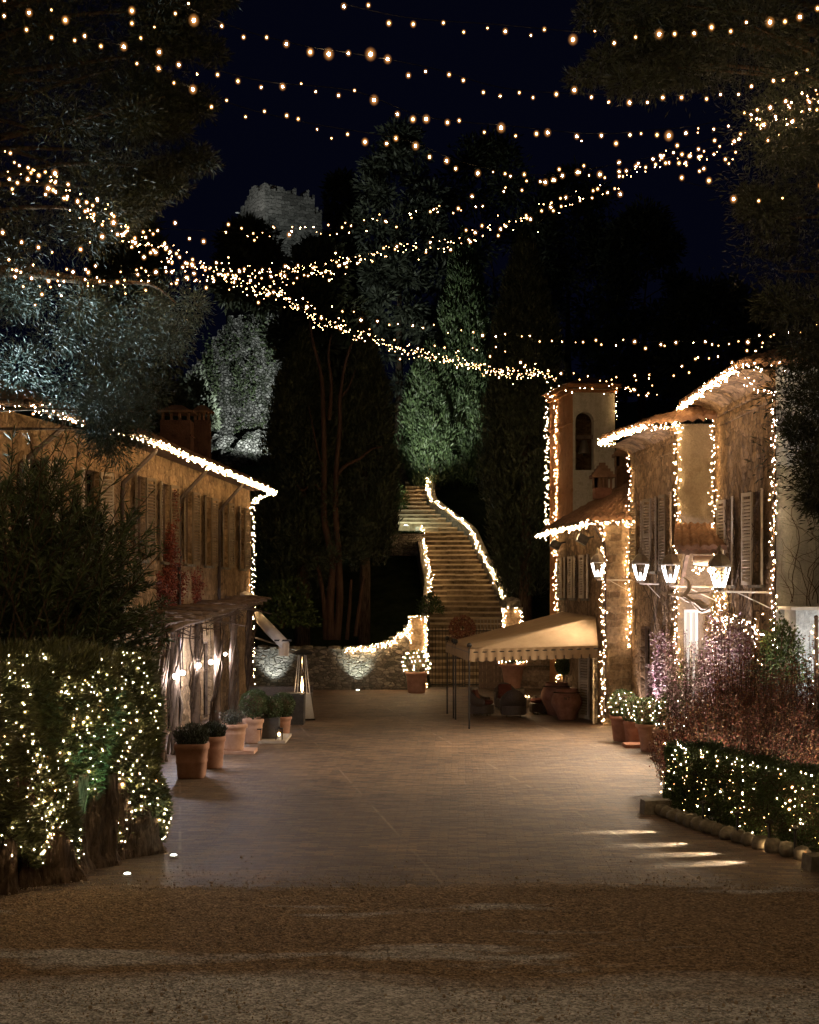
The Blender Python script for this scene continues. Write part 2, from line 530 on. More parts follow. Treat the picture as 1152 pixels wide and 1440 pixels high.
def pavement():
    k = NT('brick_paving', .62, .3)
    wob = k.noise(1.3, 3, .6)
    mad = k.n('VectorMath', operation='MULTIPLY_ADD')
    k.l(wob.outputs['Color'], mad.inputs[0]); mad.inputs[1].default_value = (.05, .05, 0); k.l(k.mapv((1, 1, 1), (0, 0, .035)), mad.inputs[2])
    br = k.n('TexBrick')
    for key, val in (('Scale', 1), ('Brick Width', .30), ('Row Height', .105), ('Mortar Size', .010), ('Mortar Smooth', .3)):
        br.inputs[key].default_value = val
    br.inputs['Color1'].default_value = (.31, .198, .112, 1)
    br.inputs['Color2'].default_value = (.105, .063, .04, 1)
    br.inputs['Mortar'].default_value = (.12, .08, .055, 1)
    k.l(mad.outputs[0], br.inputs['Vector'])
    big = k.noise(.22, 6, .7)
    med = k.noise(1.1, 6, .72, k.mapv((.6, 1.15, 1)))
    fine = k.noise(30, 3, .6)
    c = k.mix(.8, br.outputs['Color'], k.ramp(big.outputs['Fac'], [(.32, .38), (.68, 1.2)]), 'MULTIPLY')
    c = k.mix(.9, c, k.ramp(med.outputs['Fac'], [(.3, .5), (.72, 1.15)]), 'MULTIPLY')
    c = k.mix(.6, c, k.ramp(fine.outputs['Fac'], [(.3, .45), (.7, 1.2)]), 'MULTIPLY')
    wear = k.noise(7.5, 6, .78, k.mapv((.9, 1.2, 1)))
    c = k.mix(.9, c, k.ramp(wear.outputs['Fac'], [(.3, .35), (.5, .95), (.72, 1.35)]), 'MULTIPLY')
    # straight guide courses of pale brick laid across the field
    sx = k.n('SeparateXYZ'); k.l(k.mapv((1, 1, 1), (0, 0, -.16)), sx.inputs[0])
    md = k.n('Math', operation='PINGPONG'); k.l(sx.outputs[0], md.inputs[0]); md.inputs[1].default_value = 1.7
    line = k.ramp(md.outputs[0], [(.012, 1), (.03, 0)])
    brk = k.ramp(k.noise(.9, 3, .6).outputs['Fac'], [(.46, 0), (.6, .5)])
    fac = k.mix(1.0, line, brk, 'MULTIPLY')
    c = k.mix(fac, c, (.30, .23, .165))
    k.col(c)
    k.l(k.ramp(wear.outputs['Fac'], [(.3, .42), (.7, .8)]), k.b.inputs['Roughness'])
    hb = k.bump(wear.outputs['Fac'], .8, .05, k.bump(k.ramp(br.outputs['Fac'], [(0, 1), (1, 0)]), .6, .012))
    k.bump(fine.outputs['Fac'], .5, .01, k.bump(med.outputs['Fac'], .5, .05, hb))
    return k.m


def gravel():
    k = NT('gravel', .95, .12)
    v = k.n('TexVoronoi'); v.inputs['Scale'].default_value = 42; k.l(k.co, v.inputs['Vector'])
    sp = k.n('SeparateColor'); k.l(v.outputs['Color'], sp.inputs[0])
    v2 = k.n('TexVoronoi'); v2.inputs['Scale'].default_value = 13; k.l(k.co, v2.inputs['Vector'])
    sp2 = k.n('SeparateColor'); k.l(v2.outputs['Color'], sp2.inputs[0])
    a = k.ramp(sp.outputs[0], [(0, (.08, .056, .034)), (.5, (.235, .163, .098)), (1, (.44, .32, .205))])
    b = k.ramp(sp.outputs[0], [(0, (.20, .203, .207)), (.5, (.47, .476, .483)), (1, (.74, .745, .76))])
    streak = k.noise(.42, 5, .62, k.mapv((.45, 1.5, 1)))
    # cold light painted in: pale streaks over brown gravel, pale band nearest the viewer
    sy = k.n('SeparateXYZ'); k.l(k.co, sy.inputs[0])
    yw = k.n('Math', operation='MULTIPLY_ADD'); k.l(streak.outputs['Fac'], yw.inputs[0]); yw.inputs[1].default_value = 3.2; k.l(sy.outputs[1], yw.inputs[2])
    mr = k.n('MapRange'); k.l(yw.outputs[0], mr.inputs[0]); mr.inputs[1].default_value = 14.9; mr.inputs[2].default_value = 15.7
    mr.inputs[3].default_value = 1; mr.inputs[4].default_value = 0
    s1 = k.ramp(streak.outputs['Fac'], [(.55, 0), (.62, .8)])
    f = k.mix(1.0, mr.outputs[0], s1, 'LIGHTEN')
    c = k.mix(f, a, b)
    c = k.mix(.6, c, k.ramp(sp2.outputs[0], [(0, .5), (1, 1.2)]), 'MULTIPLY')
    leaf = k.noise(5.5, 5, .75)
    c = k.mix(k.ramp(leaf.outputs['Fac'], [(.60, 0), (.66, .7)]), c, (.05, .03, .016))
    k.col(c)
    hb = k.bump(v.outputs['Distance'], .9, .03)
    k.bump(v2.outputs['Distance'], .5, .03, k.bump(k.noise(2.5, 5, .7).outputs['Fac'], .6, .08, hb))
    return k.m


def turf():
    k = NT('hill_turf', .95, .1)
    t = k.noise(1.4, 6, .7)
    k.col(k.mix(k.ramp(t.outputs['Fac'], [(.35, 0), (.65, 1)]), (.014, .022, .008), (.04, .05, .018)))
    k.bump(t.outputs['Fac'], .8, .15)
    return k.m


M['paving'] = pavement(); M['gravel'] = gravel(); M['turf'] = turf()


# ------------------------------------------------------------------ strings of lights
def subdiv(v, f):
    v = [Vector(p) for p in v]; out = []; mid = {}
    def m_(a, b):
        k = (min(a, b), max(a, b))
        if k not in mid: v.append(((v[a] + v[b]) / 2).normalized()); mid[k] = len(v) - 1
        return mid[k]
    for a, b, c in f:
        x, y, z = m_(a, b), m_(b, c), m_(c, a)
        out += [(a, x, z), (x, b, y), (z, y, c), (x, y, z)]
    return np.array([tuple(p) for p in v]), np.array(out)
ICO2V, ICO2F = subdiv(ICOV, [tuple(int(i) for i in f) for f in ICOF])


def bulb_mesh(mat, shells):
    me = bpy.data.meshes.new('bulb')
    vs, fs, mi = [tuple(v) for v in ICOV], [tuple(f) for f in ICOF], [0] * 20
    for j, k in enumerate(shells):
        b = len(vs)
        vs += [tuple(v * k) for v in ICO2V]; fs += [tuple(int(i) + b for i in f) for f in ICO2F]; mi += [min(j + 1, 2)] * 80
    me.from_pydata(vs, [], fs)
    for m_ in (mat, M['halo_in'], M['halo_out']): me.materials.append(m_)
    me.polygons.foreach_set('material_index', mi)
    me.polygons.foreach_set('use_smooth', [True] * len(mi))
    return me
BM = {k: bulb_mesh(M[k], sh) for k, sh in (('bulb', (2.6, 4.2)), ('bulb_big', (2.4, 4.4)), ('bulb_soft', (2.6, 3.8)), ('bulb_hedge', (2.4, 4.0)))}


def resample(pts, step):
    pts = [Vector(p) for p in pts]
    out = [pts[0]]
    acc = 0.0
    for a, b in zip(pts, pts[1:]):
        L = (b - a).length
        t = step - acc
        while t <= L:
            out.append(a.lerp(b, t / L)); t += step
        acc = L - (t - step)
    return out


def smooth(pts, n=6):
    """Catmull-Rom through the given points"""
    P = [Vector(p) for p in pts]
    if len(P) < 3: return P
    P = [P[0] * 2 - P[1]] + P + [P[-1] * 2 - P[-2]]
    out = []
    for i in range(1, len(P) - 2):
        a, b, c, d = P[i - 1:i + 3]
        for k in range(n):
            t = k / n
            out.append(.5 * ((2 * b) + (c - a) * t + (2 * a - 5 * b + 4 * c - d) * t * t + (3 * b - a - 3 * c + d) * t ** 3))
    out.append(P[-2])
    return out


CAMP = Vector((0, 0, CAMZ))
BULB_R = .50


def bulbs_on(root, spots, limit=100):
    """spots: (point, radius, kind). The largest-looking ones are single parts, the rest one part"""
    spots = [(p, r * BULB_R, k) for p, r, k in spots]
    spots = sorted(spots, key=lambda s: -s[1] / max(1, (s[0] - CAMP).length))
    o0 = wloc(root)
    for p, r, k in spots[:limit]:
        o = link('bulb', BM[k], root)
        o.location = p - o0
        o.scale = (r, r, r * 1.15)
    rest = spots[limit:]
    by = {}
    for s in rest: by.setdefault(s[2], []).append(s)
    if rest:
        k = max(by, key=lambda q: len(by[q]))
        vs = np.concatenate([ICOV * s[1] + np.array(s[0]) for s in rest])
        fs = np.concatenate([ICOF + 12 * i for i in range(len(rest))])
        o = np_mesh('small_bulbs', vs, fs, M[k], root, tri=True)
        o['kind'] = 'stuff'


def light_string(label, lines, step, r=(.012, .018), jit=.02, drop=(0, 0), kinds=('bulb',), group=None, limit=100, cable=.005, thin=0.0,
                 name='fairy_light_string', big=0.0, cat='string lights', seed=None, skip=0.0):
    rg = random.Random(seed if seed is not None else sum(map(ord, label)))
    root = thing(name, label, cat, lines[0][0], 0, group)
    mb = MB()
    spots = []
    for ln in lines:
        mb.tube(ln, cable, 3)
        rs_ = resample(ln, step)
        for i_, p in enumerate(rs_):
            if rg.random() < skip + thin * i_ / len(rs_): continue
            p = p + Vector((rg.gauss(0, jit), rg.gauss(0, jit), rg.gauss(0, jit) - rg.uniform(*drop)))
            rr = r[0] + (r[1] - r[0]) * rg.random() ** 1.8; k = rg.choice(kinds)
            if rg.random() < .3: rr *= .7
            if rg.random() < big:
                rr *= 1.25; k = 'bulb_big'
            spots.append((p, rr, k))
    mb.build('cable', M['cable'], root)
    bulbs_on(root, spots, limit)
    return root


def spot(parent, loc, target, energy, color, deg=60, blend=.6, size=.05, name='lamp_light'):
    L = bpy.data.lights.new(name, 'SPOT')
    L.energy = energy; L.color = color; L.spot_size = math.radians(deg); L.spot_blend = blend; L.shadow_soft_size = size
    o = bpy.data.objects.new(name, L)
    COL.objects.link(o)
    o.parent = parent
    o.location = Vector(loc) - (wloc(parent) if parent else Vector((0, 0, 0)))
    o.rotation_euler = (Vector(target) - Vector(loc)).to_track_quat('-Z', 'Y').to_euler()
    return o


def point(parent, loc, energy, color, size=.05, name='lamp_light'):
    L = bpy.data.lights.new(name, 'POINT')
    L.energy = energy; L.color = color; L.shadow_soft_size = size
    o = bpy.data.objects.new(name, L)
    COL.objects.link(o)
    o.parent = parent
    o.location = Vector(loc) - (wloc(parent) if parent else Vector((0, 0, 0)))
    return o

# ================================================================== camera, sky, ambient
scene.view_settings.view_transform = 'Standard'
scene.view_settings.look = 'None'
scene.view_settings.exposure = 1.05
scene.view_settings.gamma = 1.0
cam = bpy.data.cameras.new('camera')
cam.sensor_fit = 'VERTICAL'; cam.sensor_height = 36.0; cam.lens = F / 1440 * 36
cam.shift_y = (HZN - 720) / 1440
cam.clip_start = .1; cam.clip_end = 2000
co = bpy.data.objects.new('camera', cam)
co.location = (0, 0, CAMZ); co.rotation_euler = (PI / 2, 0, 0)
COL.objects.link(co); scene.camera = co

w = bpy.data.worlds.new('World'); scene.world = w
w.use_nodes = True
bg = w.node_tree.nodes['Background']
sky = w.node_tree.nodes.new('ShaderNodeTexSky')
sky.sky_type = 'NISHITA'; sky.sun_disc = False
sky.sun_elevation = math.radians(-6.0); sky.sun_rotation = math.radians(160)
mx = w.node_tree.nodes.new('ShaderNodeMix'); mx.data_type = 'RGBA'; mx.blend_type = 'ADD'; mx.inputs[0].default_value = 1
mx.inputs[7].default_value = (.010, .013, .046, 1)          # clear winter night: deep navy
w.node_tree.links.new(sky.outputs[0], mx.inputs[6])
w.node_tree.links.new(mx.outputs[2], bg.inputs[0])
bg.inputs[1].default_value = .05
moon = bpy.data.lights.new('moon', 'SUN')
moon.energy = .012; moon.angle = math.radians(.5); moon.color = (.85, .9, 1)
mo = bpy.data.objects.new('moon', moon); COL.objects.link(mo)
mo.rotation_euler = (math.radians(48), 0, math.radians(-20)); mo.location = (0, -10, 40)

cy = scene.cycles
cy.max_bounces = 5; cy.diffuse_bounces = 2; cy.glossy_bounces = 2; cy.transmission_bounces = 5; cy.transparent_max_bounces = 6
cy.sample_clamp_indirect = 2.0; cy.sample_clamp_direct = 0
cy.caustics_reflective = False; cy.caustics_refractive = False
cy.use_denoising = True
try:
    cy.denoiser = 'OPENIMAGEDENOISE'
except Exception:
    pass
cy.use_light_tree = True

# ================================================================== ground
m = MB()
m.box((0, 60, -.55), (400, 400, 1.0)).build('ground', M['turf'])['kind'] = 'structure'
m = MB()
m.slab(lambda u, v: (-16 + 32 * u, 17.6 + (58.2 - 17.6) * v, .0), 2, 2, (0, 0, -.04))
m.build('brick_plaza', M['paving'])['kind'] = 'structure'
rg = random.Random(3)
edge = [rg.gauss(0, .05) for _ in range(161)]
def gfn(u, v):
    x = -16 + 32 * u
    y1 = 18.25 + .28 * math.sin(x * .35 + 1) + .12 * math.sin(x * 1.3) + .06 * math.sin(x * 4.1) + 1.6 * edge[int(u * 160)]
    y = -8 + (y1 + 8) * v
    z = .022 + .02 * math.sin(x * 1.7 + y * .9) * math.sin(y * 1.3 - x * .4) if v < .999 else .006
    return (x, y, z)
MB().slab(gfn, 160, 60, (0, 0, -.03)).build('gravel_forecourt', M['gravel'], smooth=True)['kind'] = 'structure'

# loose stones scattered over the near gravel and the strip where gravel meets brick: nobody could count them
rgn = np.random.default_rng(12)
n = 12500
yy = np.concatenate([12.0 + 6.4 * rgn.random(n - 4400) ** 1.0, rgn.normal(18.4, .35, 900), 18.1 + rgn.exponential(.45, 3500)])
xx = rgn.uniform(-1, 1, n) * (.31 * yy + .4)
rr = np.where(rgn.random(n) < .05, rgn.uniform(.018, .03, n), rgn.uniform(.006, .014, n))
sc = rgn.uniform(.6, 1.3, (n, 1, 3))
pv = ICOV[None] * .75 * rr[:, None, None] * sc + np.stack([xx, yy, .024 * (yy < 18.3) + rr * .3], 1)[:, None]
gp = np_mesh('loose_gravel', pv.reshape(-1, 3), (ICOF[None] + 12 * np.arange(n)[:, None, None]).reshape(-1, 3),
             rough_mat('gravel_stone', (.20, .15, .10), (.48, .40, .31), 9, .9, .15, 0), tri=True)
tag(gp, 'loose pale stones scattered over the gravel forecourt', 'gravel', kind='stuff')


def hz_(x, y):
    s = .476 * (min(y, 82) - 58.5) - .35 + max(0, y - 82) * .17
    if .55 < x < 4.3 and y < 66: return s
    if x <= .55:
        # rough grass bank left of the stairs, terraced at the top
        return max(1.35, s - .4 + .25 * math.sin(x * .7 + y * .3))
    return max(.9, s + .25 * math.sin(x * .5 + y * .4))
def tfn(u, v):
    x = -70 + 140 * u
    y = 56.9 + 140 * v ** 1.6
    return (x, y, hz_(x, y))
MB().grid(tfn, 280, 110).build('hillside', M['turf'], smooth=True)['kind'] = 'structure'


# ================================================================== building helpers
def v2(x, y): return Vector((x, y))


def face(mb, A, B, out, z0, z1, ops=(), depth=.28):
    A, B = Vector(A), Vector(B)
    L = (B - A).length
    u = (B - A) / L
    nrm = Vector((-u.y, u.x))
    if nrm.dot(Vector(out)) < 0: nrm = -nrm
    def P(s, z, d=0.0):
        q = A + u * s - nrm * d
        return (q.x, q.y, z)
    us = sorted({0, L, *[o[0] for o in ops], *[o[1] for o in ops]})
    zs = sorted({z0, z1, *[o[2] for o in ops], *[o[3] for o in ops]})
    for a, b in zip(us, us[1:]):
        for c, d in zip(zs, zs[1:]):
            mu, mz = (a + b) / 2, (c + d) / 2
            if any(o[0] < mu < o[1] and o[2] < mz < o[3] for o in ops): continue
            mb.quad(P(a, c), P(b, c), P(b, d), P(a, d))
    for a, b, c, d in ops:
        mb.quad(P(a, c), P(a, d), P(a, d, depth), P(a, c, depth))
        mb.quad(P(b, c), P(b, d), P(b, d, depth), P(b, c, depth))
        mb.quad(P(a, c), P(b, c), P(b, c, depth), P(a, c, depth))
        mb.quad(P(a, d), P(b, d), P(b, d, depth), P(a, d, depth))
    return u, nrm, P


SHUT = {}
def shutter_mesh(w_, h_, mat):
    key = (round(w_, 2), round(h_, 2), mat)
    if key not in SHUT:
        b = MB()
        t = .045
        b.box((w_ * .06, 0, h_ / 2), (w_ * .12, t, h_)); b.box((w_ * .94, 0, h_ / 2), (w_ * .12, t, h_))
        for z in (.04, h_ * .5, h_ - .04): b.box((w_ / 2, 0, z), (w_ * .76, t, .08))
        k = int(h_ / .085)
        for i in range(k):
            z = .1 + (h_ - .2) * i / k
            b.box((w_ / 2, 0, z), (w_ * .76, t * .7, .05), rx=.6)
        me = bpy.data.meshes.new('shutter')
        me.from_pydata(b.v, [], b.f); me.materials.append(M[mat]); me.update()
        SHUT[key] = me
    return SHUT[key]


def window(root, A, B, out, op, shut='shutter', angle=152, pane='glass_dark', sill=True, depth=.2, name='window', sides=(0, 1), sw=None):
    """frame > pane, sill, shutters, set in one wall opening"""
    A, B = Vector(A), Vector(B)
    L = (B - A).length
    u = (B - A) / L
    nrm = Vector((-u.y, u.x))
    if nrm.dot(Vector(out)) < 0: nrm = -nrm
    a, b, c, d = op
    def P(s, z, dd): q = A + u * s - nrm * dd; return Vector((q.x, q.y, z))
    fr = MB()
    w_ = .07
    fr.beam(P(a + w_ / 2, c, depth - .05), P(a + w_ / 2, d, depth - .05), w_, .06)
    fr.beam(P(b - w_ / 2, c, depth - .05), P(b - w_ / 2, d, depth - .05), w_, .06)
    fr.beam(P((a + b) / 2, c + w_, depth - .05), P((a + b) / 2, d - w_, depth - .05), .06, .05)
    for z in (c + w_ / 2, (c * .38 + d * .62), d - w_ / 2):
        fr.beam(P(a + w_, z, depth - .05), P(b - w_, z, depth - .05), .05, w_)
    f = fr.build(name, M['timber'] if pane == 'glass_dark' else M['white_paint'], root)
    MB().quad(P(a + .005, c + .005, depth + .01), P(b - .005, c + .005, depth + .01), P(b - .005, d - .005, depth + .01), P(a + .005, d - .005, depth + .01)).build('pane', M[pane], f)
    if sill:
        mb = MB()
        mb.beam(P(a - .08, c - .035, -.03), P(b + .08, c - .035, -.03), .16, .07)
        mb.build('sill', M['stone_kerb'], f)
    if shut:
        h_ = d - c
        sw = sw or (b - a) / 2
        me = shutter_mesh(sw, h_, shut)
        for sd in sides:
            an = math.radians(angle + random.uniform(-7, 4))
            s = a if sd == 0 else b
            dr = u * (math.cos(an) if sd == 0 else -math.cos(an)) + nrm * math.sin(an)
            o = link('shutter', me, f)
            o.location = P(s, c, -.03) - wloc(f)
            o.rotation_euler = (0, 0, math.atan2(dr.y, dr.x))
    return f


def roof_patch(e0, e1, r0, r1, thick=.12, tile=.24, row=.4):
    e0, e1, r0, r1 = map(Vector, (e0, e1, r0, r1))
    nt = max(4, int((e1 - e0).length / tile)); nr = max(3, int(((r0 + r1) / 2 - (e0 + e1) / 2).length / row))
    rg = random.Random(int(e0.x * 100 + e0.y * 10))
    jit = [[rg.gauss(0, .012) for _ in range(nt * 4 + 1)] for _ in range(nr * 2 + 1)]
    def fn(u, v):
        p = e0.lerp(e1, u).lerp(r0.lerp(r1, u), v)
        k = abs(math.sin(PI * u * nt)) * .06
        j = round(v * nr * 2)
        return p + Vector((0, 0, k + (.04 if j % 2 else 0) + jit[j][round(u * nt * 4)]))
    return MB().slab(fn, nt * 4, nr * 2, (0, 0, -thick))


def rafters(root, e0, e1, inn, z_drop=.14, step=.55):
    """rafter tails under the eave"""
    e0, e1, inn = Vector(e0), Vector(e1), Vector(inn)
    mb = MB()
    L = (e1 - e0).length
    for i in range(int(L / step) + 1):
        p = e0.lerp(e1, min(1, (i * step + .1) / L)) + Vector((0, 0, -z_drop))
        mb.beam(p + inn * .05, p + inn * 1.0, .09, .11)
    return mb.build('rafters', M['timber'], root)


def gutter(root, e0, e1, r=.075):
    e0, e1 = Vector(e0), Vector(e1)
    return MB().tube([e0, e1], r, 8).build('gutter', M['copper'], root, smooth=True)


# ================================================================== LEFT HOUSE
Fp, Mp, Np, Lp = v2(-5.6, 50), v2(-6.856, 34.1), v2(-8.09, 27.9), v2(-14.5, 29.2)
lh = thing('house', 'long two-storey ochre plaster house with louvred shutters and downpipes on the left', 'house', (-8, 42, 0))
ZW = 7.45
wm = MB()
opsF = []
for Y in (35.6, 38.1, 40.7, 43.2, 45.7, 48.4):
    uu = (Y - 34.1) * 1.003
    opsF.append((uu - .45, uu + .45, 4.65, 6.75))
doorsF = [(4.2, 5.3, .02, 2.35), (8.6, 9.7, .02, 2.35), (12.4, 13.5, .02, 2.35)]
face(wm, Mp, Fp, (1, 0), -.05, ZW, opsF + doorsF)
wm.build('wall', M['plaster_left'], lh)
wm = MB()
opsN = [(1.3, 2.2, 4.6, 6.6), (4.0, 4.9, 4.6, 6.6)]
face(wm, Np, Mp, (1, 0), -.05, ZW, opsN)
face(wm, Lp, Np, (0, -1), -.05, ZW, [(3.2, 4.1, 4.6, 6.4)])
face(wm, v2(-14.5, 50.6), Fp, (0, 1), -.05, ZW)
face(wm, Lp, v2(-14.5, 50.6), (-1, 0), -.05, ZW)
wm.build('wall', M['plaster_left'], lh)
for op in opsF: window(lh, Mp, Fp, (1, 0), op, angle=170)
for op in opsN: window(lh, Np, Mp, (1, 0), op, shut='shutter_pale', angle=168)
window(lh, Lp, Np, (0, -1), (3.2, 4.1, 4.6, 6.4), angle=165)
for op in doorsF: window(lh, Mp, Fp, (1, 0), op, shut=None, sill=False, name='door')
# roof: eave line 0.7 m out from the facade
E0, E1, E2, E3 = Vector((-4.9, 50.7, 7.56)), Vector((-6.15, 34.1, 7.56)), Vector((-7.39, 27.2, 7.56)), Vector((-14.8, 28.4, 7.56))
R0, R1, R2, R3 = Vector((-10, 50.7, 9.2)), Vector((-10.8, 34.6, 9.2)), Vector((-11.2, 31.5, 9.2)), Vector((-14.8, 31.5, 9.2))
roof = roof_patch(E0, E1, R0, R1).build('roof', M['tile'], lh)
roof_patch(E1, E2, R1, R2).build('roof', M['tile'], lh)
roof_patch(E2, E3, R2, R3).build('roof', M['tile'], lh)
roof_patch((-15.2, 30, 7.56), (-15.2, 50.7, 7.56), R3, (-10, 50.7, 9.2)).build('roof', M['tile'], lh)
rafters(lh, E0, E1, (-1, .08, .3)); rafters(lh, E1, E2, (-1, .2, .3))
gutter(lh, E0 + Vector((.06, 0, -.1)), E1 + Vector((.06, 0, -.1))); gutter(lh, E1 + Vector((.06, 0, -.1)), E2 + Vector((.06, 0, -.1)))
gutter(lh, E2 + Vector((0, -.06, -.1)), E3 + Vector((0, -.06, -.1)))
MB().slab(lambda u, v: Vector((-5.6, 50, 7.452)).lerp(Vector((-6.856, 34.1, 7.452)), u) + Vector((.68 * v, 0, .0)), 2, 2, (0, 0, -.03)).build('soffit', M['timber'], lh)
def downpipe(root, Y, wx, ex, z_eave, z_bot=.1, drop=1.0, r=.055, dy=-1.1):
    mb = MB()
    mb.tube([(ex, Y + dy * -1, z_eave), (ex - .02, Y + dy * -1, z_eave - .15), (wx + .1, Y, z_eave - drop), (wx + .08, Y, z_eave - drop - .25), (wx + .08, Y, z_bot)], r, 8)
    for z in (1.2, 3.0, 4.8):
        mb.lathe([(r * 1.35, z), (r * 1.35, z + .06)], (wx + .08, Y, 0), 8)
    return mb.build('downpipe', M['copper'], root, smooth=True)
for Y in (33.7, 39.3, 44.5):
    wx = -9.55 + .079 * Y
    downpipe(lh, Y, wx, wx + .68, 7.42)
downpipe(lh, 28.7, -7.95, -7.25, 7.42)
for X, Y, ww, hh, lb in ((-7.35, 45.0, .95, 1.25, None), (-6.75, 46.4, .5, 1.45, None)):
    c = MB()
    zb = 8.0
    c.box((X, Y, zb + hh / 2), (ww, ww * .8, hh))
    c.box((X, Y, zb + hh * .62), (ww + .06, ww * .8 + .06, .06))
    ch = c.build('chimney', M['chimney'], lh)
    c = MB()
    for sx in (-1, -.33, .33, 1): c.box((X + sx * ww * .42, Y - ww * .3, zb + hh + .12), (.08, .08, .24))
    c.box((X, Y, zb + hh + .27), (ww + .2, ww * .8 + .2, .07))
    c.box((X, Y, zb + hh + .4), (ww + .1, ww * .8 + .1, .2), taper=.3)
    c.build('chimney_cap', M['tile'], ch)

# lights along its eave and down its corner
def eave_lights(label, pts, rows=2, drop=(0, .13), r=(.015, .023), per_m=16, group='fairy lights along the eaves', jit=.032, seed=1):
    lines = [[Vector(p) for p in pts]]
    return light_string(label, lines, 1.0 / per_m / rows * 1.0, r, jit, drop, ('bulb', 'bulb', 'bulb_big'), group, seed=seed)
EV = 'fairy lights along the eaves'
eave_lights('thick band of fairy lights along the gutter of the long left house', [E1 + Vector((.15, 0, -.12)), E0 + Vector((.15, -.2, -.12)), E0 + Vector((-.4, .05, -.25)), Vector((-5.5, 50.1, 7.1))], per_m=16)
eave_lights('broken band of fairy lights on the left house gutter behind the pine boughs', [E2 + Vector((.15, 0, -.12)), E1 + Vector((.15, 0, -.12))], per_m=9, seed=2)
eave_lights('short run of fairy lights on the eave at the left edge, beyond the pine', [E2 + Vector((0, -.15, -.15)), E3 + Vector((0, -.15, -.45))], per_m=7, seed=3)
ST = 'vertical fairy light strands on house corners'
light_string('vertical strand of fairy lights down the far corner of the left house', [[Vector((-5.5, 49.95, 7.1 - .3 * i)) for i in range(24)]], .055, (.014, .022), .05, kinds=('bulb', 'bulb', 'bulb_big'), group=ST)

# ================================================================== BUILDING A: low stone house on the right
pA0, pA1, pAJ = v2(5.03, 48.5), v2(5.58, 41), v2(6.42, 41.25)
la = thing('house', 'low stone house with tiled hip roof behind the canvas canopy', 'house', (6, 44, 0))
wm = MB()
dA = (pA1 - pA0).length
opA = [(dA - (Y - 41) - .33, dA - (Y - 41) + .33, 3.66, 5.0) for Y in (47.2, 45.35, 43.4)]
doorA = (dA - 1.9, dA - .75, .02, 2.3)
face(wm, pA0, pA1, (-1, 0), -.05, 5.9, opA + [doorA])
face(wm, v2(9, 49), pA0, (0, 1), -.05, 5.9)
wm.build('wall', M['plaster_mid'], la)
wm = MB(); face(wm, pA1, pAJ, (0, -1), -.05, 5.9); wm.build('stone_wall', M['stone_front'], la)
for op in opA: window(la, pA0, pA1, (-1, 0), op, shut='shutter_pale', angle=168, sw=.38)
window(la, pA0, pA1, (-1, 0), doorA, shut='shutter_pale', angle=164, sill=False, name='door', sw=.55)
eA0, eA1, eA2 = Vector((4.55, 49.1, 5.95)), Vector((5.2, 40.45, 5.95)), Vector((6.62, 40.72, 5.98))
rA = Vector((7.4, 45.6, 7.45))
roof_patch(eA0, eA1, (7.2, 49.1, 7.45), rA).build('roof', M['tile'], la)
roof_patch(eA1, eA2, rA, rA + Vector((.15, 0, 0))).build('roof', M['tile'], la)
rafters(la, eA0, eA1, (1, .07, .3))
gutter(la, eA0 + Vector((-.06, 0, -.1)), eA1 + Vector((-.06, 0, -.1)))
MB().tube([(5.3, 41.0, 5.85), (5.35, 40.95, 5.7), (5.6, 40.9, 5.25), (5.62, 40.92, 5.0), (5.62, 40.92, .2)], .045, 8).build('downpipe', M['copper'], la, smooth=True)
for Y in (46.9, 42.3):
    wx = 5.58 - .0733 * (Y - 41)
    sp = thing('wall_spotlight', ['dark wall spotlight under the eave of the low stone house, farther one', 'dark wall spotlight under the eave of the low stone house, nearer one'][Y < 45], 'spotlight', (wx, Y, 5.4), 0, 'spotlights under the low eave')
    MB().beam((wx, Y, 5.5), (wx - .28, Y, 5.45), .05, .05).build('bracket', M['iron'], sp)
    MB().box((wx - .34, Y, 5.42), (.32, .36, .26), ry=.5).build('lamp_head', M['iron'], sp)
# small lantern turrets and chimneys with stepped tile caps standing on its roof
def roof_chimney(root, X, Y, zb, ww, hh, mat):
    c = MB()
    c.box((X, Y, zb + hh / 2), (ww * .8, ww * .8, hh))
    ch = c.build('chimney', M[mat], root)
    c = MB()
    for sx in (-1, -.5, 0, .5, 1):
        c.box((X + sx * ww * .36, Y - ww * .36, zb + hh + .17), (.07, .07, .34))
        c.box((X - ww * .36, Y + sx * ww * .36, zb + hh + .17), (.07, .07, .34))
    c.box((X, Y, zb + hh + .17), (ww * .5, ww * .5, .34))
    for i in range(5):
        c.box((X, Y, zb + hh + .38 + i * .1), (ww * (1.08 - i * .2), ww * (1.08 - i * .2), .1))
    c.build('chimney_cap', M['tile'], ch)
roof_chimney(la, 6.3, 46.5, 6.9, .7, .35, 'terracotta_dark')
roof_chimney(la, 7.15, 47.6, 7.2, .62, .85, 'chimney')

eave_lights('band of fairy lights along the low eave of the stone house by the bell tower', [eA0 + Vector((-.15, 0, -.1)), eA1 + Vector((-.12, -.1, -.1)), eA2 + Vector((0, -.15, -.08))], per_m=10, drop=(0, .12), seed=4)
light_string('vertical strand of fairy lights down the far corner of the low stone house', [[Vector((4.98, 48.4, 5.8 - .3 * i)) for i in range(16)]], .06, (.015, .022), .045, kinds=('bulb', 'bulb', 'bulb_big'), group=ST)
light_string('vertical strand of fairy lights on the near stone corner beside the canopy', [[Vector((5.56, 40.86, 5.8 - .3 * i)) for i in range(20)]], .055, (.014, .022), .045, kinds=('bulb', 'bulb', 'bulb_big'), group=ST)

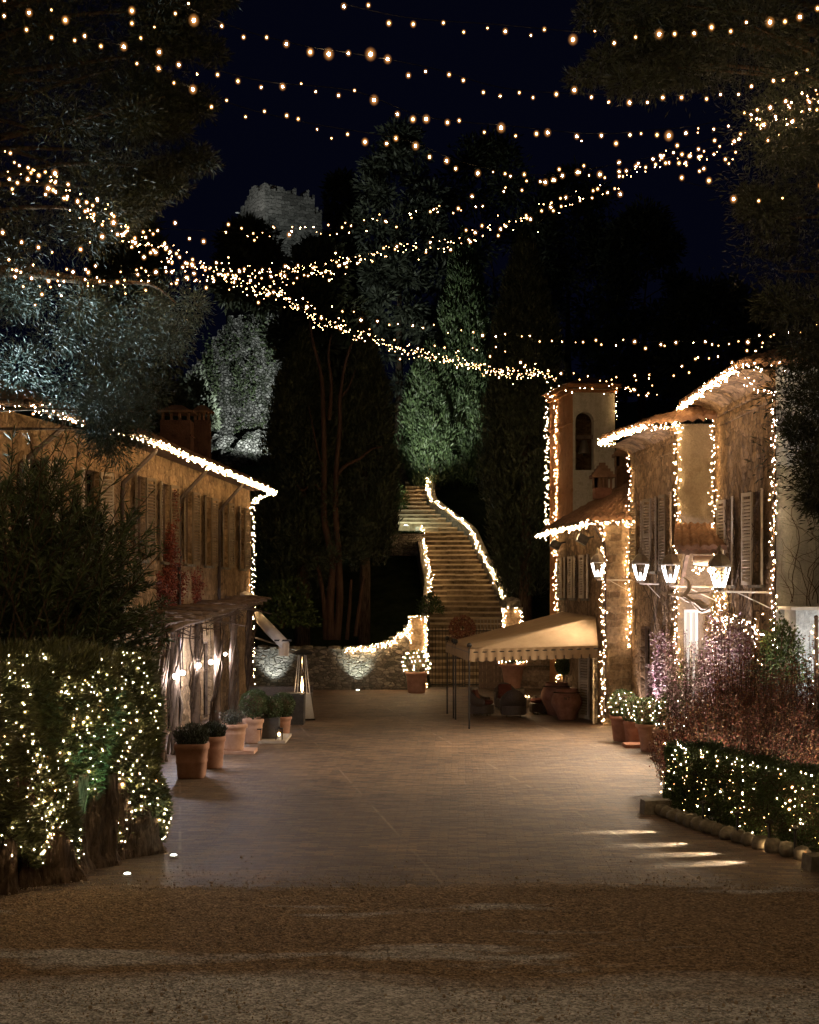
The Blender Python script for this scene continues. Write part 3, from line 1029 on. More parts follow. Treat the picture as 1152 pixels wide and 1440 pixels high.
# ================================================================== BELL TOWER
tw = thing('bell_tower', 'square bell tower with orange side, pale arched face and a hanging bell', 'bell tower', (7, 55.5, 0))
T0, T1, T2 = v2(6.2, 54), v2(5.62, 57), v2(7.82, 54.15)
HT = 11.75
wm = MB()
face(wm, T1, T0, (-1, 0), -.05, HT)
wm.build('side_wall', M['plaster_orange_lit'], tw)
wm = MB()
u0, u1, za, zs = .1, .82, 8.5, 10.35          # arched opening
Lw = (T2 - T0).length; uw = (T2 - T0) / Lw
nw = Vector((uw.y, -uw.x))
def TP(s, z, d=0.0): q = T0 + uw * s - nw * d; return (q.x, q.y, z)
def tq(a, b, c, d): wm.quad(TP(a, c), TP(b, c), TP(b, d), TP(a, d))
tq(0, u0, -.05, HT); tq(u1, Lw, -.05, HT); tq(u0, u1, -.05, za)
NA = 14
for i in range(NA):
    a0, a1 = PI - PI * i / NA, PI - PI * (i + 1) / NA
    cx_, rr_ = (u0 + u1) / 2, (u1 - u0) / 2
    p0, p1 = (cx_ + rr_ * math.cos(a0), zs + rr_ * math.sin(a0)), (cx_ + rr_ * math.cos(a1), zs + rr_ * math.sin(a1))
    wm.quad(TP(*p0), TP(*p1), TP(p1[0], HT), TP(p0[0], HT))
    wm.quad(TP(*p0), TP(*p1), TP(*p1, .45), TP(*p0, .45))
wm.quad(TP(u0, za), TP(u0, zs), TP(u0, zs, .45), TP(u0, za, .45))
wm.quad(TP(u1, za), TP(u1, zs), TP(u1, zs, .45), TP(u1, za, .45))
wm.quad(TP(u0, za), TP(u1, za), TP(u1, za, .45), TP(u0, za, .45))
face(wm, T2, T2 + Vector((-.3, 3)), (1, 0), -.05, HT)
face(wm, T1, T2 + Vector((-.3, 3)), (0, 1), -.05, HT)
wm.build('front_wall', M['plaster_pale'], tw)
MB().quad(TP(-.1, za - .5, 1.6), TP(1.4, za - .5, 1.6), TP(1.4, HT, 1.6), TP(-.1, HT, 1.6)).build('belfry_back', M['plaster_mid'], tw)
# pilaster strip, string courses and cap
c = MB()
for z, t in ((10.35, .07), (7.72, .07), (11.5, .12), (11.68, .2)):
    c.beam((T1.x - t / 2, T1.y, z), (T0.x - t / 2, T0.y - t, z), t, .12)
c.beam(TP(-.2, 11.68, -.1), TP(Lw + .2, 11.68, -.1), .2, .14)
c.beam(TP(-.1, 11.5, -.06), TP(Lw + .1, 11.5, -.06), .12, .1)
c.build('string_course', M['plaster_orange_lit'], tw)
c = MB()
c.add([(T1.x - .35, T1.y + .3, HT), (T0.x - .3, T0.y - .35, HT), (T2.x + .3, T2.y - .3, HT), (T2.x, T2.y + 3.3, HT), (6.9, 55.6, HT + .55)],
      [(0, 1, 4), (1, 2, 4), (2, 3, 4), (3, 0, 4), (3, 2, 1, 0)])
c.build('cap_roof', M['tile'], tw)
bx, by, bz = TP((u0 + u1) / 2 + .02, 9.5, .22)
bell = MB().lathe([(.02, .52), (.09, .5), (.13, .42), (.155, .25), (.19, .1), (.24, 0), (.22, -.01), (.15, .1), (.02, .3)], (bx, by, 9.15), 20).build('bell', M['brass'], tw, smooth=True)
MB().ball((bx, by, 9.1), .055, 10).build('clapper', M['iron'], bell)
MB().beam(TP(u0, 9.78, .22), TP(u1, 9.78, .22), .1, .12).build('yoke', M['timber'], tw)
TS = 'twin strands on the bell tower'
light_string('outer strand of fairy lights down the left edge of the bell tower', [[Vector((5.52, 57.1, 11.6 - .3 * i)) for i in range(20)]], .065, (.017, .026), .05, kinds=('bulb', 'bulb', 'bulb_big'), group=TS)
light_string('inner strand of fairy lights on the orange side of the bell tower', [[Vector((5.78, 56.0, 11.5 - .3 * i)) for i in range(19)]], .065, (.017, .026), .05, kinds=('bulb', 'bulb', 'bulb_big'), group=TS)
light_string('short faint strand of fairy lights at the right edge of the bell tower top', [[Vector((7.86, 54.0, 11.5 - .2 * i)) for i in range(7)]], .12, (.012, .016), .03)
light_string('bunched knot of fairy lights at the top left corner of the bell tower', [[Vector((5.5, 56.9, 11.7)), Vector((5.75, 56.2, 11.75)), Vector((5.65, 56.4, 11.45))]], .04, (.018, .026), .07, kinds=('bulb', 'bulb_big'))

# ================================================================== BUILDING B: middle plaster house
pB0, pB1, pBJ = v2(6.43, 41.25), v2(6.79, 36), v2(7.7, 35.95)
lb = thing('house', 'middle tan plaster house with vine stems between bell tower and nearest house', 'house', (8, 38, 0))
ZB = 7.9
wm = MB()
dB = (pB1 - pB0).length
opB = [(41.25 - Y - .28 , 41.25 - Y + .28, 4.4, 6.4) for Y in (40.2, 38.5, 36.85)]
gB = [(1.2, 2.3, .02, 2.9)]
face(wm, pB0, pB1, (-1, 0), -.05, ZB, opB + gB)
face(wm, v2(12, 41.25), pB0, (0, 1), -.05, ZB)
wm.build('wall', M['plaster_mid'], lb)
wm = MB()
doorB = (.16, .52, .9, 3.4)
face(wm, pB1, pBJ, (0, -1), -.05, ZB + .2, [doorB])
wm.build('end_wall', M['plaster_smooth'], lb)
for op in opB: window(lb, pB0, pB1, (-1, 0), op, shut='shutter', angle=168, sw=.38)
window(lb, pB0, pB1, (-1, 0), gB[0], shut=None, sill=False, name='door')
window(lb, pB1, pBJ, (0, -1), doorB, shut=None, sill=False, name='glazed_door', pane='lit_pane', depth=.15)
def cornice(root, A, B, out, z0, z1, proj, mat):
    """coved cornice: stepped mouldings, then a cove out to the eave"""
    A, B = Vector(A), Vector(B); o = Vector(out).normalized()
    prof = [(.0, -.30), (.045, -.30), (.045, -.2), (.02, -.2), (.02, -.05), (.07, -.05), (.07, .03), (.05, .03)]
    for i in range(7):
        a = PI / 2 * i / 6
        prof.append((.05 + (proj - .1) * (1 - math.cos(a)), .03 + (z1 - z0 - .03) * math.sin(a)))
    prof.append((0, z1 - z0))
    vs = []
    for P in (A, B):
        for d, z in prof: vs.append((P.x + o.x * d, P.y + o.y * d, z0 + z))
    k = len(prof)
    fs = [(i, i + 1, k + i + 1, k + i) for i in range(k - 1)] + [tuple(range(k)), tuple(range(2 * k - 1, k - 1, -1))]
    return MB().add(vs, fs).build('cornice', M[mat], root)
cornice(lb, pB0, pB1, (-1, -.05), 7.72, 8.04, .72, 'plaster_mid')
eB0, eB1, eB2 = Vector((5.62, 41.9, 8.40)), Vector((6.0, 35.4, 8.12)), Vector((8.6, 35.3, 8.3))
rB = Vector((9.6, 39, 9.3))
roof_patch(eB0, eB1, (9.4, 41.9, 9.3), rB).build('roof', M['tile'], lb)
roof_patch(eB1, eB2, rB, rB + Vector((.3, 0, 0))).build('roof', M['tile'], lb)
eave_lights('band of fairy lights curving round the eave of the middle right house', [Vector((6.35, 41.75, 8.15)), eB0 + Vector((-.05, .05, -.1)), eB1 + Vector((-.12, 0, -.1)), eB1 + Vector((.25, -.12, -.12)), eB1 + Vector((.8, -.12, -.1))], per_m=17, drop=(0, .1), seed=5)
light_string('vertical strand of fairy lights at the far corner of the middle right house', [[Vector((6.36, 41.1, 8.2 - .3 * i)) for i in range(21)]], .06, (.014, .022), .05, kinds=('bulb', 'bulb', 'bulb_big'), group=ST)
light_string('vertical strand of fairy lights between the tan facade and smooth beige end wall', [[Vector((6.74, 35.9, 8.2 - .3 * i)) for i in range(23)]], .055, (.014, .021), .045, kinds=('bulb', 'bulb', 'bulb_big'), group=ST)

# porch roof over the lit door between the two houses
po = thing('porch_canopy', 'small tiled porch roof over the brightly lit door', 'porch roof', (7.3, 35.5, 5))
roof_patch((6.45, 34.7, 4.95), (7.72, 34.6, 4.95), (6.7, 35.9, 5.55), (7.7, 35.9, 5.55), tile=.2, row=.3).build('roof', M['tile'], po)
MB().beam((6.6, 35.0, 4.85), (7.7, 35.0, 4.85), .12, .14).build('beam', M['timber'], po)
MB().beam((6.85, 35.9, 4.0), (6.85, 35.05, 4.8), .09, .1).build('bracket', M['timber'], po)
MB().tube([(7.0, 35.0, 4.62), (7.7, 35.0, 4.6)], .12, 10).build('rolled_blind', M['canvas_beige'], po, smooth=True)
light_string('tight bright cluster of fairy lights under the small porch roof', [[Vector((6.95, 34.9, 4.5)), Vector((7.25, 34.85, 4.42)), Vector((7.5, 34.9, 4.5))]], .03, (.016, .026), .06, (0, .12), ('bulb', 'bulb_big'))
light_string('curtain of fairy lights beside the lit door below the porch', [smooth([Vector((7.52, 34.9, 4.4)), Vector((7.6, 34.8, 3.6)), Vector((7.55, 34.8, 2.8)), Vector((7.7, 34.7, 2.2))]), smooth([Vector((7.6, 34.9, 4.3)), Vector((7.68, 34.6, 3.3)), Vector((7.8, 34.6, 2.6))])], .07, (.014, .022), .05, kinds=('bulb', 'bulb_big'))

# ================================================================== BUILDING C: nearest right house
pC0, pC1, pC2 = v2(7.7, 36), v2(7.82, 30.4), v2(15, 30.7)
lc = thing('house', 'tall plaster house nearest on the right with moulded cornice and pale end wall', 'house', (10, 33, 0))
ZC = 8.25
wm = MB()
dC = (pC1 - pC0).length
opC = [(36 - Y - .42, 36 - Y + .42, 4.0, 6.1) for Y in (34.3, 31.75)]
gC = [(1.3, 2.3, .02, 2.5)]
face(wm, pC0, pC1, (-1, 0), -.05, ZC, opC + gC)
wm.build('wall', M['plaster_mid'], lc)
wm = MB()
face(wm, pC1, pC2, (0, -1), -.05, 8.7)
wm.build('end_wall', M['plaster_white'], lc)
MB().box((11.4, 36.05, 4.3), (7.2, .1, 8.7)).build('back_wall', M['plaster_white'], lc)
for op in opC: window(lc, pC0, pC1, (-1, 0), op, shut='shutter_pale', angle=168)
window(lc, pC0, pC1, (-1, 0), gC[0], shut=None, sill=False, name='door')
cornice(lc, pC0, pC1, (-1, -.02), ZC, 8.6, .74, 'plaster_mid')
cornice(lc, pC1, pC2, (0, -1), 8.2, 8.6, .3, 'plaster_white')
eC0, eC1, eC2 = Vector((6.92, 36.6, 8.7)), Vector((6.98, 29.9, 8.7)), Vector((15, 30.0, 8.7))
roof_patch(eC0, eC1, (10.5, 36.6, 9.8), (10.5, 33, 9.8)).build('roof', M['tile'], lc)
roof_patch(eC1, eC2, (10.5, 33, 9.8), (15, 33, 9.8)).build('roof', M['tile'], lc)
MB().tube([(7.76, 30.28, 8.2), (7.76, 30.28, .2)], .045, 8).build('downpipe', M['copper'], lc, smooth=True)
eave_lights('thick bright band of fairy lights along the eave of the nearest right house', [Vector((7.55, 36.3, 8.35)), eC0 + Vector((-.02, .05, -.1)), eC1 + Vector((-.12, 0, -.1)), ], per_m=18, drop=(0, .12), r=(.014, .022), seed=6)
light_string('looser fairy lights across the gable end eave of the nearest right house', [[eC1 + Vector((-.05, -.12, -.08)), eC1 + Vector((.85, -.15, -.1))], smooth([Vector((6.95, 29.95, 8.5)), Vector((7.3, 30.0, 8.2)), Vector((7.75, 30.1, 8.1))])], .05, (.012, .02), .06, (0, .12), ('bulb', 'bulb_big'))
light_string('vertical strand of fairy lights where the nearest house meets the beige end wall', [[Vector((7.6, 35.5, 8.3 - .3 * i)) for i in range(21)]], .055, (.013, .02), .045, kinds=('bulb', 'bulb', 'bulb_big'), group=ST)
light_string('vertical strand of fairy lights on the near corner by the pale end wall', [[Vector((7.72, 30.2, 8.0 - .3 * i)) for i in range(19)]], .05, (.013, .02), .04, kinds=('bulb', 'bulb', 'bulb_big'), group=ST)
# low lean-to in front of the pale end wall
lt = thing('lean_to', 'low white lean-to with flat roof edge at the foot of the pale end wall', 'lean-to', (9, 29.5, 0))
MB().box((9.8, 29.9, 1.72), (3.6, .9, 3.5)).build('wall', M['plaster_white'], lt)
MB().box((9.75, 29.75, 3.5), (3.9, 1.3, .07)).build('roof', M['bar_metal'], lt)

# ================================================================== FAR WALLS, GATE, STAIRS
fw = thing('stone_wall', 'low rough stone retaining wall behind the patio heater on the far side', 'wall', (-4, 56.3, 0))
MB().box((-5.65, 56.55, .8), (6.7, .5, 1.62)).build('wall', M['stone_dark'], fw)
mb = MB()
rg = random.Random(8)
x = -9.0
while x < -2.35:
    wd = rg.uniform(.35, .7); mb.rock((x + wd / 2, 56.55, 1.64), (wd * 1.04, .56, rg.uniform(.12, .26)), rg.random()); x += wd * .95
mb.build('coping', M['stone_kerb'], fw)
cw = thing('stone_wall', 'stone wall whose top sweeps up to a square gate pillar left of the stairs', 'wall', (-1, 56.3, 0))
mb = MB()
def curve_top(x): t = min(1, max(0, (x + 2.3) / 2.3)); return 1.66 + .95 * t ** 3
n = 24
for i in range(n):
    xa, xb = -2.3 + 2.3 * i / n, -2.3 + 2.3 * (i + 1) / n
    za, zb = curve_top(xa), curve_top(xb)
    vs = [(xa, 56.3, -.05), (xb, 56.3, -.05), (xb, 56.8, -.05), (xa, 56.8, -.05), (xa, 56.3, za), (xb, 56.3, zb), (xb, 56.8, zb), (xa, 56.8, za)]
    mb.add(vs, [(4, 5, 6, 7), (0, 1, 5, 4), (2, 3, 7, 6), (0, 4, 7, 3), (1, 2, 6, 5)])
mb.build('wall', M['stone_dark'], cw)
mb = MB()
for i in range(9):
    xa = -2.28 + .255 * i
    mb.rock((xa + .13, 56.55, curve_top(xa + .13) + .03), (.29, .58, .12), i)
mb.build('coping', M['stone_kerb'], cw)
def pillar(label, x, y, h, w_=.68, cap='flat'):
    p = thing('gate_pillar', label, 'pillar', (x, y, 0), 0, 'gate pillars at the foot of the stairs')
    MB().box((x, y, h / 2), (w_, w_, h)).build('shaft', M['stone_front'], p)
    c = MB().box((x, y, h + .06), (w_ + .16, w_ + .16, .12))
    if cap == 'stone': c.rock((x, y, h + .3), (w_ + .1, w_ + .1, .5), 4, 10)
    c.build('cap', M['stone_kerb'], p)
    return p
pillar('gate pillar left of the stairs joined to the sweeping wall', .34, 56.5, 2.82)
pillar('gate pillar right of the stairs topped by a rough boulder cap', 4.22, 58.6, 3.12, cap='stone')
GPL = 'fairy lights on the gate pillars'
light_string('fairy lights draped along the sweeping wall top up to the gate pillar', [smooth([Vector((-2.55, 56.2, 1.62))] + [Vector((xx, 56.22, curve_top(xx) - .02)) for xx in (-1.8, -1.2, -.7, -.3, -.02)])], .022, (.016, .026), .06, (0, .12), ('bulb', 'bulb', 'bulb_big'))
light_string('fairy lights outlining the left gate pillar', [[Vector((.0, 56.1, 1.9)), Vector((.0, 56.1, 2.86)), Vector((.68, 56.1, 2.86)), Vector((.66, 56.1, .05))]], .045, (.016, .025), .04, kinds=('bulb', 'bulb', 'bulb_big'), group=GPL)
light_string('fairy lights outlining the right gate pillar under its boulder cap', [[Vector((3.84, 58.2, 2.3)), Vector((3.86, 58.2, 3.15)), Vector((4.56, 58.2, 3.15)), Vector((4.58, 58.2, 2.3))]], .04, (.017, .026), .05, kinds=('bulb', 'bulb', 'bulb_big'), group=GPL)

# iron gate, wreath, plank doors and the wall behind the canopy
gt = thing('iron_gate', 'dark iron bar gate closing the foot of the stone stairs', 'gate', (2, 57.6, 0))
mb = MB()
for i in range(22):
    x = .78 + 2.9 * i / 21
    if abs(x - 2.2) < .1: continue
    mb.tube([(x, 57.6, .06), (x, 57.6, 2.45)], .011, 5)
mb.build('bars', M['iron'], gt)
mb = MB()
for z in (.12, 1.2, 2.3): mb.beam((.72, 57.6, z), (2.17, 57.6, z), .035, .05); mb.beam((2.23, 57.6, z), (3.7, 57.6, z), .035, .05)
for x in (.74, 2.16, 2.24, 3.7): mb.beam((x, 57.6, .04), (x, 57.6, 2.5), .045, .045)
mb.build('gate_frame', M['iron'], gt)
pd = thing('plank_screen', 'weathered plank door standing under the canopy back edge', 'door', (3.3, 57.2, 0))
mb = MB()
for i in range(9):
    mb.box((2.86 + i * .155, 57.2 + .008 * (i % 2), 1.0), (.145, .05, 2.0 - .02 * (i % 3)))
mb.build('planks', M['timber'], pd)
MB().beam((2.8, 57.16, 1.7), (4.18, 57.16, 1.7), .03, .1).build('rail', M['shutter'], pd)
wg = thing('lattice_window', 'white grid lattice panel above the plank door, right of the wreath', 'lattice', (3.15, 57.9, 2))
mb = MB()
for i in range(8): mb.beam((2.75 + i * .14, 57.9, 2.15), (2.75 + i * .14, 57.9, 2.75), .022, .022)
for z in (2.16, 2.36, 2.56, 2.76): mb.beam((2.4, 57.88, z), (3.8, 57.88, z), .022, .024)
mb.build('lattice', M['shutter_pale'], wg)
rw = thing('stone_wall', 'stone wall behind the canopy right of the plank door', 'wall', (6, 57, 0))
MB().box((6.6, 57.4, 1.05), (4.75, .5, 2.2)).build('wall', M['stone_front'], rw)
# wreath
wr = thing('wreath', 'round dark red wreath hanging on the gate', 'wreath', (2.13, 57.45, 2.4))
rgn = np.random.default_rng(5)
th = rgn.uniform(0, 2 * PI, 1500); ph = rgn.uniform(0, 2 * PI, 1500)
rad = .28 + .19 * np.cos(ph)
Pw = np.stack([2.13 + rad * np.cos(th), 57.45 + .1 * np.sin(ph), 2.4 + rad * np.sin(th)], 1)
leaves('foliage', Pw, np.stack([np.cos(th), -.6 + 0 * th, np.sin(th)], 1) + rgn.normal(size=(1500, 3)) * .5, .12, .045, M['red_leaf'], wr)
mb = MB(); mb.tube([(2.13 + .36 * math.cos(a * PI / 12), 57.47, 2.4 + .36 * math.sin(a * PI / 12)) for a in range(25)], .03, 6, False)
mb.build('ring', M['vine_wood'], wr)

# stairs: every step a slab of rough stones, following the bend at the top
def lerp_tab(tab, y):
    for (ya, xa), (yb, xb) in zip(tab, tab[1:]):
        if ya >= y >= yb: return xa + (xb - xa) * (ya - y) / (ya - yb)
    return tab[-1][1] if y < tab[-1][0] else tab[0][1]
LT = [(985, 604), (858, 604.5), (842, 606), (824, 608), (795, 602), (764, 597), (742, 593), (737, 560), (720, 560), (684, 570), (600, 572)]
RT = [(985, 715), (853, 706), (811, 687), (780, 671), (750, 657), (738, 640), (722, 619), (708, 601), (684, 599), (600, 599)]
sc_ = thing('stone_staircase', 'long flight of old stone steps climbing the hillside outlined with lights', 'staircase', (2, 58.5, 0))
NS, RISE, TREAD = 40, .25, .525
left_pts, right_pts = [], []
rg = random.Random(17)
for i in range(NS):
    d = 58.5 + i * TREAD; zt = (i + 1) * RISE
    py = HZN - F * (zt - CAMZ) / d
    xl = (lerp_tab(LT, py) - 576) / F * d; xr = (lerp_tab(RT, py) - 576) / F * d
    left_pts.append(Vector((xl, d, zt))); right_pts.append(Vector((xr, d, zt)))
    mb = MB(); tr_ = MB()
    x = xl
    while x < xr - .01:
        wd = min(rg.uniform(.5, 1.25), xr - x)
        if xr - x - wd < .3: wd = xr - x
        dz, dy = rg.uniform(-.022, .018), rg.uniform(-.035, .035)
        mb.box((x + wd / 2, d + dy + .52, zt + dz - .36), (wd - .012, 1.0, .56), rz=rg.uniform(-.01, .01), rx=rg.uniform(-.015, .015))
        tr_.box((x + wd / 2, d + dy + .49, zt + dz - .04), (wd - .008, 1.06, .08), rz=rg.uniform(-.012, .012), rx=rg.uniform(-.02, .02))
        x += wd
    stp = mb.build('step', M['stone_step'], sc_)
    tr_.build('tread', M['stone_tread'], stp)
def parapet(pts, i0, i1, side, h, w_):
    mb = MB()
    P = pts[i0:i1]
    for a, b in zip(P, P[1:]):
        o = Vector((side * w_, 0, 0)); up = Vector((0, 0, h)); dn = Vector((0, 0, -1.2))
        vs = [a + dn, b + dn, b + dn + o, a + dn + o, a + up, b + up, b + up + o, a + up + o]
        mb.add(vs, [(4, 5, 6, 7), (0, 1, 5, 4), (2, 3, 7, 6), (0, 4, 7, 3), (1, 2, 6, 5)])
    return mb.build('parapet', M['stone_kerb'], sc_)
kb = next(i for i, p in enumerate(left_pts) if HZN - F * (p.z - CAMZ) / p.y < 742)
parapet(left_pts, 0, kb, -1, .22, .35)
parapet(right_pts, 0, NS, 1, .3, .45)
lo = next(i for i, p in enumerate(left_pts) if HZN - F * (p.z - CAMZ) / p.y < 858)
light_string('line of fairy lights down the left edge of the stone stairs', [[p + Vector((-.05, -.08, .27)) for p in left_pts[lo:kb]]], .10, (.016, .024), .06, kinds=('bulb_big', 'bulb_big', 'bulb'), group='fairy lights edging the stairs')
light_string('line of fairy lights down the bending right parapet of the stairs', [[p + Vector((.08, -.08, .36)) for p in right_pts[lo:]]], .09, (.017, .027), .06, kinds=('bulb_big', 'bulb_big', 'bulb'), group='fairy lights edging the stairs')
tp = thing('stone_wall', 'dark stone wall across the head of the stairs', 'wall', (.6, 80.6, 9.5))
MB().box((.55, 80.8, 10.3), (2.5, .5, 2.0)).build('wall', M['stone_dark'], tp)
hp = thing('gate_pillar', 'small plain stone pier at the top right of the stairs', 'pillar', (1.25, 78.5, 9))
MB().box((1.35, 79.2, 9.9), (.7, .6, 1.8)).build('shaft', M['stone_front'], hp)
MB().box((1.35, 79.2, 10.83), (.8, .7, .06)).build('cap', M['stone_kerb'], hp)
lw = thing('stone_wall', 'low stone edging wall of the lit lawn terrace left of the stairs', 'wall', (0, 70.5, 5))
MB().box((-.1, 71.2, 6.25), (1.75, .4, 1.1), rz=.05).build('wall', M['stone_dark'], lw)
tl = thing('lawn_terrace', 'small floodlit grass terrace left of the upper steps', 'lawn', (-.1, 72, 6.8))
MB().box((-.1, 72.6, 6.72), (1.75, 2.4, .3)).build('turf', M['turf'], tl)
gx = np.random.default_rng(4)
Pg = np.stack([gx.uniform(-.95, .75, 5000), gx.uniform(71.4, 73.8, 5000), np.full(5000, 6.86)], 1)
gr = leaves('grass', Pg, np.stack([gx.normal(size=5000) * .3, gx.normal(size=5000) * .3, np.ones(5000)], 1), gx.uniform(.06, .16, 5000), .02, leafmat('grass_blade', (.03, .07, .015), (.06, .12, .03)), tl)
gr['kind'] = 'stuff'

# ================================================================== RUINED TOWER
rt = thing('ruined_tower', 'tall ruined stone castle tower with broken floodlit top on the hill', 'tower', (-9, 97, 12))
# corner towards the camera at px 372; faces run back to left and right
kx, ky = (372 - 576) / F * 95, 95.0
lft = Vector(((318 - 576) / F * 98.5, 98.5)); rgt = Vector(((453 - 576) / F * 97.0, 97.0)); kor = Vector((kx, ky))
rg = random.Random(2)
def ruin(mb, A, B, zb, tops, th):
    n_ = len(tops) - 1
    u = (B - A); nn = Vector((-u.y, u.x)).normalized()
    if nn.y < 0: nn = -nn
    for i in range(n_):
        a, b = A + u * (i / n_), A + u * ((i + 1) / n_)
        z = tops[i]
        vs = [(a.x, a.y, zb), (b.x, b.y, zb), (b.x + nn.x * th, b.y + nn.y * th, zb), (a.x + nn.x * th, a.y + nn.y * th, zb)]
        vs += [(p[0], p[1], z) for p in vs]
        mb.add(vs, [(4, 5, 6, 7), (0, 1, 5, 4), (2, 3, 7, 6), (0, 4, 7, 3), (1, 2, 6, 5)])
ztop = CAMZ + (835 - 254) / F * 95
tl_ = [ztop - 2.6 + 2.6 * min(1, (i / 18) * 1.5) - .55 * rg.random() ** 2 - (.6 if i in (2, 3, 8) else 0) for i in range(19)]
tr_ = [ztop - .1 - .45 * rg.random() ** 2 - .35 * math.sin(i * .42) ** 2 - (.3 + 1.1 * rg.random() if i > 26 else 0) for i in range(32)]
mb = MB(); ruin(mb, lft, kor, 12, tl_, 1.2); ruin(mb, kor, rgt, 12, tr_, 1.2)
mb.build('upper_wall', M['stone_ruin'], rt)
l2 = Vector(((256 - 576) / F * 96.5, 96.5)); k2 = Vector(((386 - 576) / F * 93.6, 93.6)); r2 = Vector(((420 - 576) / F * 96, 96))
za = CAMZ + (835 - 445) / F * 94
mb = MB()
ruin(mb, l2, k2, 9, [za - 3.5 + 3.8 * min(1, i / 9) - .3 * rg.random() for i in range(19)], 1.0)
ruin(mb, k2, r2, 9, [za - .3 * rg.random() for i in range(7)], 1.0)
mb.build('lower_wall', M['stone_tower'], rt)
rgn = np.random.default_rng(9)
n = 1900
cl_ = rgn.uniform(0, 1, (34, 2)); k_ = rgn.integers(0, 34, n)
s_ = np.clip(cl_[k_, 0] + rgn.normal(size=n) * .03, 0, 1); h_ = cl_[k_, 1] * 11 + rgn.normal(size=n) * .6
P = np.stack([l2.x + (k2.x - l2.x) * s_, l2.y + (k2.y - l2.y) * s_ - .05 - .5 * rgn.random(n), 11.5 + h_], 1)
leaves('ivy', P, rgn.normal(size=(n, 3)) + np.array([0, -.8, -.4]), rgn.uniform(.15, .35, n), .16, M['ivy'], rt, 9)
rs = thing('rock_outcrop', 'pale rocky slope and boulders at the foot of the ruined tower', 'rocks', (-10, 91, 12))
mb = MB(); rg = random.Random(14)
for i in range(34):
    x = rg.uniform(-15.5, -7.5); y = rg.uniform(88.5, 92.5)
    mb.rock((x, y, hz_(x, y) + rg.uniform(0, .6) + (y - 88.5) * .25), (rg.uniform(.8, 2.2), rg.uniform(.8, 1.8), rg.uniform(.6, 1.6)), i, 9)
mb.build('boulders', M['stone_tower'], rs)

# ================================================================== TREES
def cypress(label, x, y, z0, h, r, nf, ns, seed, mat='cypress', trunk=1.0, group=None, spr=(.16, .34), name='cypress_tree', fat=.5):
    rg = np.random.default_rng(seed)
    root = thing(name, label, 'tree', (x, y, z0), 0, group)
    t = rg.random(nf) ** .85
    th = rg.uniform(0, 2 * PI, nf)
    env = r * np.minimum(1, .55 + t * 2.2) * (1 - t ** 3.2) ** .75 * (1 + .22 * np.sin(3 * th + seed) * np.sin(7 * t + seed))
    rad = env * np.sqrt(rg.uniform(fat * .7, 1, nf))
    C = np.stack([x + rad * np.cos(th), y + rad * np.sin(th), z0 + trunk + t * (h - trunk) * .93], 1)
    fh = (.09 * h + .4) * rg.uniform(.6, 1.3, nf); fr = r * .24 * rg.uniform(.6, 1.35, nf)
    s = rg.random((nf, ns)); a = rg.uniform(0, 2 * PI, (nf, ns))
    rr = fr[:, None] * np.sqrt(rg.uniform(.25, 1, (nf, ns))) * np.sqrt(np.maximum(.02, 1 - (2 * s - .75) ** 2 * .9))
    P = np.stack([C[:, 0, None] + rr * np.cos(a), C[:, 1, None] + rr * np.sin(a), C[:, 2, None] + (s - .4) * fh[:, None]], 2).reshape(-1, 3)
    D = np.stack([np.cos(a) * .55, np.sin(a) * .55, np.full_like(a, .9)], 2).reshape(-1, 3) + rg.normal(size=(nf * ns, 3)) * .35
    leaves('crown', P, D, rg.uniform(*spr, nf * ns), rg.uniform(.035, .075, nf * ns) * spr[1] / .3, M[mat], root, seed)
    mb = MB(); mb.tube([(x, y, z0 - .5), (x + .05, y, z0 + trunk), (x, y, z0 + h * .8)], [r * .16 + .08, r * .13 + .06, .03], 8)
    mb.build('trunk', M['bark'], root, smooth=True)
    return root


